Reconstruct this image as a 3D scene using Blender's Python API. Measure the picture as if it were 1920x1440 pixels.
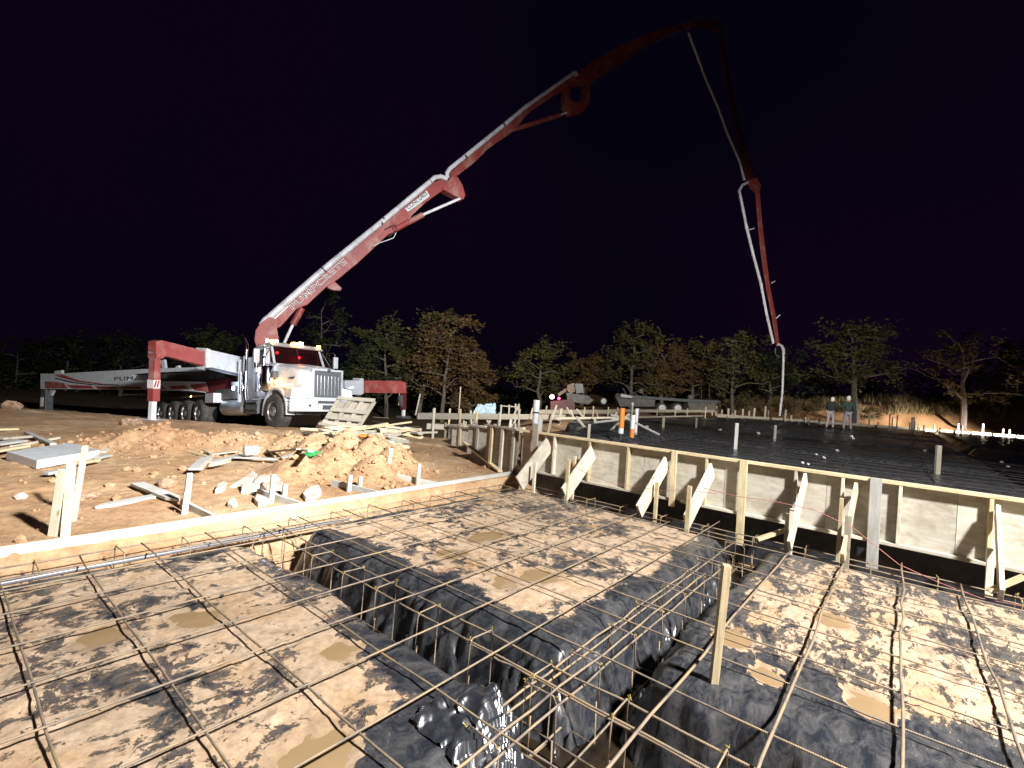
import bpy, bmesh, math, random
import numpy as np
from mathutils import Matrix, Vector
random.seed(7); RS = np.random.RandomState(11)
SC = bpy.context.scene
for o in list(bpy.data.objects): bpy.data.objects.remove(o)
COL = SC.collection

# ------------------------------------------------------------------ camera
F, CX, CY, H = 898.56, 960.0, 720.0, 1.6            # focal length in pixels of a 1920 px wide frame, eye height above the mats
_a = np.array([730.0, -63.0, -F]); _b = np.array([-1100.0, 70.0, -F])
_a /= np.linalg.norm(_a); _b -= _a*(_a@_b); _b /= np.linalg.norm(_b); _c = np.cross(_a, _b)
RW = np.array([_a, _b, _c])
cam = bpy.data.objects.new('camera', bpy.data.cameras.new('camera')); COL.objects.link(cam)
cam.data.sensor_width = 36.0; cam.data.lens = 36.0*F/1920.0
cam.data.clip_start = 0.05; cam.data.clip_end = 2000
cam.matrix_world = Matrix.Translation((0, 0, H)) @ Matrix([list(r) for r in RW]).to_4x4()
SC.camera = cam
# ------------------------------------------------------------------ night sky
w = bpy.data.worlds.new('World'); SC.world = w; w.use_nodes = True
bg = w.node_tree.nodes['Background']
_t = w.node_tree; _c = _t.nodes.new('ShaderNodeTexCoord'); _n = _t.nodes.new('ShaderNodeTexNoise'); _n.inputs['Scale'].default_value = 1.6; _n.inputs['Detail'].default_value = 3
_r = _t.nodes.new('ShaderNodeValToRGB'); _r.color_ramp.elements[0].position = .35; _r.color_ramp.elements[0].color = (.0012, .0009, .0036, 1); _r.color_ramp.elements[1].position = .68; _r.color_ramp.elements[1].color = (.0036, .0010, .0062, 1)
_t.links.new(_c.outputs['Generated'], _n.inputs['Vector']); _t.links.new(_n.outputs['Fac'], _r.inputs[0]); _t.links.new(_r.outputs[0], bg.inputs[0]); bg.inputs[1].default_value = 1.0
# ------------------------------------------------------------------ lights: a light tower behind the right shoulder, plus spots added for brightness
TOWER = Vector((2.9, -4.8, 7.3))
def spot(name, loc, target, energy, deg, blend, color, size=0.34):
    l = bpy.data.lights.new(name, 'SPOT'); l.energy = energy; l.spot_size = math.radians(deg); l.spot_blend = blend
    l.color = color; l.shadow_soft_size = size
    o = bpy.data.objects.new(name, l); COL.objects.link(o); o.location = loc
    o.rotation_euler = (Vector(target)-Vector(loc)).to_track_quat('-Z', 'Y').to_euler(); return o
def point(name, loc, energy, color, size=0.05):
    l = bpy.data.lights.new(name, 'POINT'); l.energy = energy; l.color = color; l.shadow_soft_size = size
    o = bpy.data.objects.new(name, l); COL.objects.link(o); o.location = loc; return o
LW = (1.0, 0.97, 0.93)
spot('tower_and_added_lamp', TOWER, (3.6, 4.5, 0), 11500, 150, 1.0, LW)
spot('tower_and_added_lamp', TOWER+Vector((.25, 0, 0)), (8.6, 17.0, 1.0), 6200, 38, 1.0, (0.90, 0.95, 1.0))  # narrow beam added to brighten the truck
spot('tower_and_added_lamp', TOWER+Vector((.12, 0, -.2)), (3.0, 12.3, 0), 19000, 40, 1.0, LW)  # another beam, added to brighten the left dirt
spot('tower_and_added_lamp', TOWER+Vector((-.25, 0, 0)), (33, 35, 2.0), 42000, 38, 1.0, (1.0, 0.96, 0.86))  # far beam added to lift the left and middle trees
spot('tower_and_added_lamp', TOWER+Vector((0, 0, .3)), (55, 16, 4.0), 35000, 44, 1.0, (1.0, 0.94, 0.84))  # far beam added to lift the trees on the right
spot('tower_and_added_lamp', TOWER+Vector((0, .1, .3)), (12.2, 20.5, 9.0), 9500, 48, 1.0, (0.96, 0.97, 1.0))  # beam added to brighten the boom
# second light tower, beyond the right edge of the frame, at the far berm
spot('berm_tower_lamp', (50.9, -10.4, 2.6), (56.5, -.5, -4.0), 30000, 88, 1.0, (1.0, 0.93, 0.86), .25)
# ------------------------------------------------------------------ exposure
SC.view_settings.view_transform = 'Standard'; SC.view_settings.look = 'None'
SC.view_settings.exposure = 0.15; SC.view_settings.gamma = 1.0
SC.view_settings.use_curve_mapping = False
SC.render.engine = 'CYCLES'
SC.cycles.max_bounces = 6; SC.cycles.diffuse_bounces = 3

# ------------------------------------------------------------------ geometry of the place: rays onto real planes
def ray(px, py):
    d = RW @ np.array([px-CX, -(py-CY), -F]); return d
def G(px, py, z):
    d = ray(px, py); t = (z-H)/d[2]; return Vector((d[0]*t, d[1]*t, z))
def D(px, py, depth):
    d = ray(px, py)*(depth/F); return Vector((d[0], d[1], d[2]+H))
def onX(px, py, X):
    d = ray(px, py); t = X/d[0]; return Vector((X, d[1]*t, H+d[2]*t))
def onP(px, py, p, n):
    d = Vector(ray(px, py)); o = Vector((0, 0, H)); t = (Vector(p)-o).dot(n)/d.dot(n); return o+d*t
def depth_of(p): return -float(RW.T[2] @ np.array([p[0], p[1], p[2]-H]))
U = lambda x, y: .775*x+.632*y
V = lambda x, y: -.632*x+.775*y

# ------------------------------------------------------------------ noise
def _h(ix, iy, s):
    n = (ix.astype(np.int64)*374761393 + iy.astype(np.int64)*668265263 + s*1442695041) & 0xffffffff
    n = ((n ^ (n >> 13))*1274126177) & 0xffffffff
    return ((n ^ (n >> 16)) & 0xffffff)/float(0xffffff)
def vn(x, y, s=0):
    x = np.asarray(x, float); y = np.asarray(y, float)
    ix = np.floor(x); iy = np.floor(y); fx = x-ix; fy = y-iy
    fx = fx*fx*fx*(fx*(fx*6-15)+10); fy = fy*fy*fy*(fy*(fy*6-15)+10)
    a = _h(ix, iy, s); b = _h(ix+1, iy, s); c = _h(ix, iy+1, s); d = _h(ix+1, iy+1, s)
    return (a+(b-a)*fx)*(1-fy)+(c+(d-c)*fx)*fy
def fbm(x, y, s=0, o=4):
    r = 0; a = 1; t = 0
    for i in range(o): r = r+a*(vn(x*2**i+i*7.3, y*2**i+i*3.1, s+i)-.5); t += a; a *= .55
    return r/t*2
def sst(a, b, x):
    t = np.clip((x-a)/(b-a), 0, 1); return t*t*(3-2*t)

# ------------------------------------------------------------------ materials
def nt(name):
    m = bpy.data.materials.new(name); m.use_nodes = True; t = m.node_tree; b = t.nodes['Principled BSDF']; return m, t, b
def N(t, typ, **kw):
    n = t.nodes.new(typ)
    for k, v in kw.items():
        if k.startswith('i_'): n.inputs[k[2:].replace('_', ' ')].default_value = v
        else: setattr(n, k, v)
    return n
def ramp(t, fac, stops):
    r = t.nodes.new('ShaderNodeValToRGB'); t.links.new(fac, r.inputs[0]); e = r.color_ramp.elements
    while len(e) < len(stops): e.new(.5)
    for k, (p, c) in enumerate(stops): e[k].position = p; e[k].color = (*c, 1) if len(c) == 3 else c
    return r
def mixc(t, fac, a, b, mode='MIX'):
    m = t.nodes.new('ShaderNodeMix'); m.data_type = 'RGBA'; m.blend_type = mode
    for s, v in ((m.inputs[0], fac), (m.inputs[6], a), (m.inputs[7], b)):
        if hasattr(v, 'is_linked') or hasattr(v, 'links'): t.links.new(v, s)
        else: s.default_value = v if not isinstance(v, tuple) or len(v) == 4 else (*v, 1)
    return m.outputs[2]
def math_(t, op, a, b=None, c=None):
    m = t.nodes.new('ShaderNodeMath'); m.operation = op
    for k, v in enumerate((a, b, c)):
        if v is None: continue
        if hasattr(v, 'links'): t.links.new(v, m.inputs[k])
        else: m.inputs[k].default_value = v
    return m.outputs[0]
def noise(t, vec, scale, detail=5, rough=.55, dist=0.0):
    n = N(t, 'ShaderNodeTexNoise'); n.inputs['Scale'].default_value = scale; n.inputs['Detail'].default_value = detail
    n.inputs['Roughness'].default_value = rough; n.inputs['Distortion'].default_value = dist
    if vec is not None: t.links.new(vec, n.inputs['Vector'])
    return n.outputs['Fac']
def bump(t, b, h, strength, dist, prev=None):
    n = N(t, 'ShaderNodeBump'); n.inputs['Strength'].default_value = strength; n.inputs['Distance'].default_value = dist
    t.links.new(h, n.inputs['Height'])
    if prev is not None: t.links.new(prev, n.inputs['Normal'])
    if b is not None: t.links.new(n.outputs[0], b.inputs['Normal'])
    return n.outputs[0]
def mapped(t, coord='Object', scale=(1, 1, 1)):
    c = N(t, 'ShaderNodeTexCoord'); m = N(t, 'ShaderNodeMapping'); m.inputs['Scale'].default_value = scale
    t.links.new(c.outputs[coord], m.inputs['Vector']); return m.outputs[0]
def plain(name, col, rough=.5, metal=0.0, var=.25, scale=6.0, bmp=.0, spec=.5, dirt=None, dirtamt=.5):
    m, t, b = nt(name); v = mapped(t)
    n = noise(t, v, scale, 6, .6)
    lo = tuple(c*(1-var) for c in col); hi = tuple(min(1, c*(1+var*.7)) for c in col)
    r = ramp(t, n, [(.3, lo), (.7, hi)]); out = r.outputs[0]
    if dirt is not None:
        d = ramp(t, noise(t, v, scale*.6, 9, .7, .6), [(.5-.0, (0, 0, 0)), (.62, (dirtamt,)*3)])
        out = mixc(t, d.outputs[0], out, dirt)
    t.links.new(out, b.inputs['Base Color']); b.inputs['Roughness'].default_value = rough; b.inputs['Metallic'].default_value = metal
    b.inputs['Specular IOR Level'].default_value = spec
    if bmp: bump(t, b, noise(t, v, scale*6, 4), bmp, .01)
    return m
def wood(name, dark, light, grain=1.0, rough=.8, dirt=(.30, .20, .12), dirtamt=.35, knots=True):
    m, t, b = nt(name)
    c = N(t, 'ShaderNodeTexCoord'); oi = N(t, 'ShaderNodeObjectInfo'); mp = N(t, 'ShaderNodeMapping')
    t.links.new(c.outputs['Object'], mp.inputs['Vector']); mp.inputs['Scale'].default_value = (1.3, 16*grain, 16*grain)
    cmb = N(t, 'ShaderNodeCombineXYZ'); 
    for k in range(3): t.links.new(math_(t, 'MULTIPLY', oi.outputs['Random'], 37.0+11*k), cmb.inputs[k])
    t.links.new(cmb.outputs[0], mp.inputs['Location'])
    g = noise(t, mp.outputs[0], 3.0, 6, .62, .6)
    r = ramp(t, g, [(.28, dark), (.5, tuple((a+b_)/2 for a, b_ in zip(dark, light))), (.72, light)])
    mp2 = N(t, 'ShaderNodeMapping'); t.links.new(c.outputs['Object'], mp2.inputs['Vector']); t.links.new(cmb.outputs[0], mp2.inputs['Location'])
    d = noise(t, mp2.outputs[0], 3.5, 9, .68, .4)
    dr = ramp(t, d, [(.5, (0, 0, 0)), (.68, (dirtamt,)*3)])
    col = mixc(t, dr.outputs[0], r.outputs[0], dirt)
    val = N(t, 'ShaderNodeHueSaturation'); t.links.new(col, val.inputs['Color'])
    t.links.new(math_(t, 'MULTIPLY_ADD', oi.outputs['Random'], .35, .8), val.inputs['Value'])
    out = val.outputs[0]
    if knots:
        mk = N(t, 'ShaderNodeMapping'); t.links.new(c.outputs['Object'], mk.inputs['Vector']); mk.inputs['Scale'].default_value = (3.0, 9, 9)
        t.links.new(cmb.outputs[0], mk.inputs['Location'])
        vo = N(t, 'ShaderNodeTexVoronoi'); vo.inputs['Scale'].default_value = 1.0; t.links.new(mk.outputs[0], vo.inputs['Vector'])
        kr = ramp(t, vo.outputs['Distance'], [(.05, (1, 1, 1)), (.13, (0, 0, 0))])
        out = mixc(t, math_(t, 'MULTIPLY', kr.outputs[0], .7), out, (.16, .08, .035, 1))
    t.links.new(out, b.inputs['Base Color']); b.inputs['Roughness'].default_value = rough; b.inputs['Specular IOR Level'].default_value = .25
    bump(t, b, g, .35, .006)
    return m
def emis(name, col, s):
    m, t, b = nt(name); b.inputs['Base Color'].default_value = (*col, 1); b.inputs['Emission Color'].default_value = (*col, 1)
    b.inputs['Emission Strength'].default_value = s; return m

def dirt_mat():
    m, t, b = nt('red_dirt'); g = N(t, 'ShaderNodeNewGeometry'); v = g.outputs['Position']
    n1 = noise(t, v, .55, 8, .6, .3); n2 = noise(t, v, 9, 9, .7); n3 = noise(t, v, 60, 4, .7)
    r = ramp(t, n1, [(.3, (.38, .22, .12)), (.5, (.49, .32, .185)), (.7, (.58, .42, .27))])
    r2 = ramp(t, n2, [(.32, (.62, .58, .54)), (.55, (1, 1, 1)), (.75, (1.22, 1.2, 1.16))])
    col = mixc(t, 1.0, r.outputs[0], r2.outputs[0], 'MULTIPLY')
    # pale crushed limestone flecks and the greyer dry pans
    n4 = noise(t, v, .9, 10, .75, .8); pan = ramp(t, n4, [(.56, (0, 0, 0)), (.66, (.55,)*3)])
    col = mixc(t, pan.outputs[0], col, (.56, .46, .34, 1))
    vo = N(t, 'ShaderNodeTexVoronoi'); vo.inputs['Scale'].default_value = 16; t.links.new(v, vo.inputs['Vector'])
    fl = ramp(t, vo.outputs['Distance'], [(.10, (1, 1, 1)), (.16, (0, 0, 0))])
    col = mixc(t, math_(t, 'MULTIPLY', math_(t, 'MULTIPLY', fl.outputs[0], ramp(t, n4, [(.5, (0, 0, 0)), (.6, (1, 1, 1))]).outputs[0]), .8), col, (.62, .56, .46, 1))
    at = N(t, 'ShaderNodeAttribute'); at.attribute_name = 'veg'
    gr = ramp(t, noise(t, v, 3, 8, .7), [(.35, (.07, .055, .03)), (.65, (.17, .135, .075))])
    col = mixc(t, at.outputs['Fac'], col, gr.outputs[0])
    at2 = N(t, 'ShaderNodeAttribute'); at2.attribute_name = 'orange'
    col = mixc(t, math_(t, 'MULTIPLY', at2.outputs['Fac'], .9), col, mixc(t, ramp(t, n2, [(.35, (0, 0, 0)), (.6, (1, 1, 1))]).outputs[0], (.42, .20, .08, 1), (.56, .33, .16, 1)))
    t.links.new(col, b.inputs['Base Color']); b.inputs['Roughness'].default_value = .95; b.inputs['Specular IOR Level'].default_value = .15
    p = bump(t, None, n2, .7, .045); bump(t, b, n3, .5, .008, p)
    return m
def plastic_mat(name, mudbias=0.0, dust=.5, stretch=(1, 1, 1), mud=True):
    """black vapour barrier with wet and dried mud trodden over it"""
    m, t, b = nt(name); g = N(t, 'ShaderNodeNewGeometry'); mp = N(t, 'ShaderNodeMapping'); mp.inputs['Scale'].default_value = stretch
    t.links.new(g.outputs['Position'], mp.inputs['Vector']); v = mp.outputs[0]
    at = N(t, 'ShaderNodeAttribute'); at.attribute_name = 'edge'       # 1 on the flat top, 0 down the draped sides
    big = noise(t, v, 1.0, 5, .55, .5); mid = noise(t, v, 6.2, 13, .70, .5); fine = noise(t, v, 30, 9, .8, .4)
    s = math_(t, 'ADD', math_(t, 'MULTIPLY', big, .65), math_(t, 'MULTIPLY', mid, 1.15))
    s = math_(t, 'ADD', s, math_(t, 'MULTIPLY', fine, .46))
    s = math_(t, 'ADD', s, math_(t, 'MULTIPLY_ADD', at.outputs['Fac'], .95, -1.95+mudbias))
    mask = ramp(t, s, [(.07, (0, 0, 0)), (.125, (1, 1, 1))]).outputs[0]
    film = ramp(t, s, [(0, (0, 0, 0)), (.10, (.8,)*3)]).outputs[0]
    # plastic: dusty film over near-black
    dn = noise(t, v, 9, 9, .75, .7)
    pl = mixc(t, ramp(t, dn, [(.42, (0, 0, 0)), (.75, (dust,)*3)]).outputs[0], (.020, .023, .030, 1), (.20, .19, .185, 1))
    # splashed flecks
    vo = N(t, 'ShaderNodeTexVoronoi'); vo.inputs['Scale'].default_value = 34; vo.inputs['Randomness'].default_value = 1; t.links.new(v, vo.inputs['Vector'])
    fk = math_(t, 'MULTIPLY', ramp(t, vo.outputs['Distance'], [(.13, (1, 1, 1)), (.2, (0, 0, 0))]).outputs[0], ramp(t, dn, [(.5, (0, 0, 0)), (.56, (.8,)*3)]).outputs[0])
    pl = mixc(t, math_(t, 'MULTIPLY', fk, math_(t, 'MULTIPLY_ADD', at.outputs['Fac'], .8, .15)), pl, (.42, .34, .26, 1))
    pl = mixc(t, film, pl, (.20, .165, .135, 1))
    n5 = noise(t, v, 2.2, 7, .6, .6)
    mc = ramp(t, n5, [(.3, (.36, .255, .165)), (.46, (.53, .395, .28)), (.56, (.51, .36, .235)), (.72, (.43, .27, .145))]).outputs[0]
    mc = mixc(t, 1.0, mc, ramp(t, noise(t, v, 16, 11, .82), [(.34, (.55, .54, .54)), (.58, (1.05,)*3)]).outputs[0], 'MULTIPLY')
    aw = N(t, 'ShaderNodeAttribute'); aw.attribute_name = 'wet'
    mc = mixc(t, math_(t, 'MULTIPLY', aw.outputs['Fac'], .85), mc, (.27, .18, .105, 1))
    col = mixc(t, mask, pl, mc) if mud else pl
    t.links.new(col, b.inputs['Base Color'])
    rr = math_(t, 'MULTIPLY_ADD', mask, .5, .22) if mud else None
    if mud: t.links.new(math_(t, 'ADD', rr, math_(t, 'MULTIPLY', dn, .12)), b.inputs['Roughness'])
    else: b.inputs['Roughness'].default_value = .33
    b.inputs['Specular IOR Level'].default_value = .5
    # crinkles in the film, thickness of the mud
    cr = N(t, 'ShaderNodeTexNoise'); cr.inputs['Scale'].default_value = 3.2; cr.inputs['Detail'].default_value = 3; cr.inputs['Distortion'].default_value = 1.5
    if hasattr(cr, 'noise_type'): cr.noise_type = 'RIDGED_MULTIFRACTAL'
    t.links.new(v, cr.inputs['Vector'])
    p = bump(t, None, cr.outputs['Fac'], .5, .03)
    if mud: p = bump(t, None, mask, .55, .006, p)
    fh = noise(t, v, 28, 8, .75)
    if mud: fh = math_(t, 'MULTIPLY', fh, math_(t, 'MULTIPLY_ADD', mask, .9, .1))
    p = bump(t, b, fh, .55 if mud else .12, .009, p)
    return m
def rebar_mat(name, rust):
    m, t, b = nt(name); v = mapped(t); n = noise(t, v, 5, 8, .65, .3)
    r = ramp(t, n, [(.30, (.10, .085, .075)), (.45, (.25, .205, .16)), (.6, (.36, .27, .165)), (.75, rust)])
    t.links.new(r.outputs[0], b.inputs['Base Color']); b.inputs['Roughness'].default_value = .62; b.inputs['Metallic'].default_value = .25
    c = N(t, 'ShaderNodeTexCoord'); sx = N(t, 'ShaderNodeSeparateXYZ'); t.links.new(c.outputs['UV'], sx.inputs[0])
    wv = math_(t, 'SINE', math_(t, 'MULTIPLY', sx.outputs[0], 620.0)); bump(t, b, wv, .3, .0015)
    return m
M = {}
M['dirt'] = dirt_mat()
M['pad'] = plastic_mat('muddy_plastic', .03)
M['padR'] = plastic_mat('streaked_muddy_plastic', -.015, .6, (.75, 1.55, 1))
M['slab'] = plastic_mat('dark_slab_plastic', -.15, .6)
M['drape'] = plastic_mat('black_plastic', 0, .2, mud=False)
M['rebar'] = rebar_mat('steel_rebar', (.42, .27, .12)); M['rust'] = rebar_mat('rusty_rebar', (.50, .25, .07))
M['tie'] = plain('yellowed_tie_wire', (.55, .42, .10), .5, .3)
M['new'] = wood('new_lumber', (.46, .37, .21), (.72, .62, .42), dirtamt=.4)
M['bright'] = wood('pale_lumber', (.58, .52, .40), (.80, .75, .62), dirtamt=.42)
M['old'] = wood('weathered_lumber', (.27, .25, .20), (.47, .44, .36), dirtamt=.35)
M['grey'] = wood('grey_lumber', (.36, .37, .35), (.55, .56, .54), dirtamt=.25, knots=False)
M['ply'] = wood('form_plywood', (.48, .44, .35), (.70, .67, .58), .35, dirt=(.34, .28, .20), dirtamt=.75, knots=False)
M['plyblue'] = plain('blue_grey_plywood', (.34, .42, .43), .8, var=.15)
M['rock'] = plain('limestone', (.56, .52, .47), .9, var=.35, scale=9, bmp=.8, dirt=(.38, .26, .17, 1), dirtamt=.9)
M['brownrock'] = plain('brown_rock', (.36, .24, .16), .95, var=.3, scale=9, bmp=.8)
M['water'] = plain('muddy_water', (.30, .205, .11), .10, var=.10, scale=3, spec=.6)
M['darkwater'] = plain('trench_water', (.022, .016, .010), .08, var=.2, scale=3)
M['conduit'] = plain('grey_conduit', (.20, .20, .22), .32, var=.2)
M['dimsteel'] = plain('dull_rebar', (.045, .042, .04), .8, .0)
M['string'] = plain('pink_string', (.42, .16, .14), .8)
M['white'] = plain('white_paint', (.68, .72, .77), .30, var=.08, scale=3, dirt=(.36, .31, .25, 1), dirtamt=.5)
M['white2'] = plain('dusty_white_paint', (.58, .62, .66), .4, var=.08, dirt=(.36, .32, .27, 1), dirtamt=.4)
M['red'] = plain('boom_red_paint', (.30, .055, .050), .5, var=.2, scale=2.2, dirt=(.40, .28, .24, 1), dirtamt=.55)
M['pipe'] = plain('white_pipe', (.74, .76, .82), .4, var=.14, scale=3, dirt=(.36, .34, .33, 1), dirtamt=.55)
M['darkred'] = plain('dark_and_shaded_red', (.10, .015, .02), .5, var=.3, scale=1)  # dark red, also a shaded copy of the boom and body red
M['chrome'] = plain('chrome', (.75, .76, .78), .14, 1.0, var=.1)
M['steel'] = plain('dark_steel', (.12, .13, .145), .5, .3, var=.3)
M['black'] = plain('black_rubber', (.035, .035, .037), .75, var=.3, scale=5, bmp=.3, dirt=(.13, .11, .085, 1), dirtamt=.7)
M['tyre'] = plain('dusty_tyre', (.075, .073, .070), .85, var=.3, scale=4, bmp=.4, dirt=(.17, .14, .11, 1), dirtamt=.6)
M['rim'] = plain('alloy_rim', (.68, .70, .72), .25, .8, var=.2)
M['grille'] = plain('grille_mesh', (.20, .22, .24), .5, .4, var=.2, scale=40)
M['orange'] = plain('orange_tape', (.80, .25, .035), .5, var=.1)
M['pvc'] = plain('white_pvc', (.74, .76, .80), .35, var=.08)
M['tarp'] = plain('pale_blue_tarp', (.42, .55, .66), .55, var=.15, bmp=.3)
M['green'] = plain('green_plastic', (.03, .28, .08), .5)
M['deck'] = plain('machine_grey', (.13, .125, .12), .6, .2, var=.4, scale=3, dirt=(.24, .20, .16, 1))
M['yellow'] = plain('machine_tan', (.26, .20, .13), .6, var=.3)
M['l_head'] = emis('headlamp_lit', (.86, .92, 1.0), 60); M['l_blue'] = emis('work_lamp_lit', (.70, .80, 1.0), 45)
M['l_amber'] = emis('amber_marker_lit', (1.0, .42, .06), 22); M['l_warm'] = emis('warm_marker_lit', (1.0, .80, .50), 26)
M['l_red'] = emis('red_dash_glow', (1.0, .03, .05), 12); M['l_tail'] = emis('tail_lamp_lit', (1.0, .55, .68), 9); M['l_tail2'] = emis('dim_tail_lamp_lit', (1.0, .06, .22), 5)
def glass():
    m, t, b = nt('red_lit_glass'); b.inputs['Base Color'].default_value = (.02, .008, .01, 1); b.inputs['Roughness'].default_value = .06  # reddish tint paints the red cab light into the glass
    tr = N(t, 'ShaderNodeBsdfTransparent'); tr.inputs[0].default_value = (.75, .55, .55, 1); mx = N(t, 'ShaderNodeMixShader'); mx.inputs[0].default_value = .45
    t.links.new(tr.outputs[0], mx.inputs[1]); t.links.new(b.outputs[0], mx.inputs[2]); t.links.new(mx.outputs[0], t.nodes['Material Output'].inputs[0]); return m
M['glass'] = glass()
def leafm(name, a, b_):
    m, t, b = nt(name); g = N(t, 'ShaderNodeNewGeometry'); r = ramp(t, noise(t, g.outputs['Position'], 1.1, 6, .75), [(.32, a), (.68, b_)])
    t.links.new(r.outputs[0], b.inputs['Base Color']); b.inputs['Roughness'].default_value = .75; b.inputs['Specular IOR Level'].default_value = .2
    return m
M['lf_green'] = leafm('green_leaves', (.040, .055, .018), (.12, .125, .045)); M['lf_olive'] = leafm('olive_leaves', (.06, .06, .022), (.16, .135, .055))
M['lf_brown'] = leafm('brown_leaves', (.09, .058, .022), (.21, .135, .055)); M['lf_dark'] = leafm('dark_leaves', (.018, .028, .016), (.055, .065, .030))
M['bark'] = plain('grey_bark', (.17, .145, .115), .9, var=.4, scale=4, bmp=.5); M['grass'] = leafm('dry_grass', (.14, .10, .05), (.30, .24, .12))
M['jacket_dark'] = plain('dark_jacket', (.020, .026, .030), .85); M['jacket_green'] = plain('dark_green_jacket', (.022, .045, .040), .85)
M['blue'] = plain('blue_cloth', (.10, .25, .42), .8); M['jeans'] = plain('grey_blue_jeans', (.22, .22, .30), .85); M['pants'] = plain('pale_trousers', (.36, .34, .38), .85)
M['skin'] = plain('skin', (.42, .26, .18), .6, var=.1); M['hood'] = plain('pale_hood', (.68, .66, .66), .85); M['hair'] = plain('dark_hair', (.03, .02, .015), .7)
M['boot'] = plain('dark_boot', (.02, .02, .025), .7)
M['ink'] = plain('dark_lettering', (.03, .035, .05), .6, var=.0); M['letter'] = plain('white_lettering', (.80, .74, .74), .5, var=.05)

# ------------------------------------------------------------------ object helpers
WM = {}
def wmat(o): return WM[o.name]
def setp(o, parent, Mw):
    if parent is None: o.matrix_world = Mw
    else:
        o.parent = parent; o.matrix_basis = wmat(parent).inverted() @ Mw
    WM[o.name] = Mw.copy()
def tag(o, label=None, cat=None, group=None, kind=None):
    if label: o['label'] = label
    if cat: o['category'] = cat
    if group: o['group'] = group
    if kind: o['kind'] = kind
    return o
def empty(name, loc, label, cat, group=None, Mw=None):
    o = bpy.data.objects.new(name, None); COL.objects.link(o); o.empty_display_size = .2
    setp(o, None, Mw if Mw is not None else Matrix.Translation(loc)); return tag(o, label, cat, group)
def mesh(name, verts, faces, mat, smooth=False):
    me = bpy.data.meshes.new(name); me.from_pydata([tuple(v) for v in verts], [], [tuple(f) for f in faces]); me.validate()
    if mat is not None: me.materials.append(mat)
    if smooth: me.shade_smooth()
    return me
def link(name, me, parent=None, Mw=None):
    o = bpy.data.objects.new(name, me); COL.objects.link(o)
    if Mw is None: Mw = wmat(parent) if parent is not None else Matrix.Identity(4)
    setp(o, parent, Mw); return o
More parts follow.
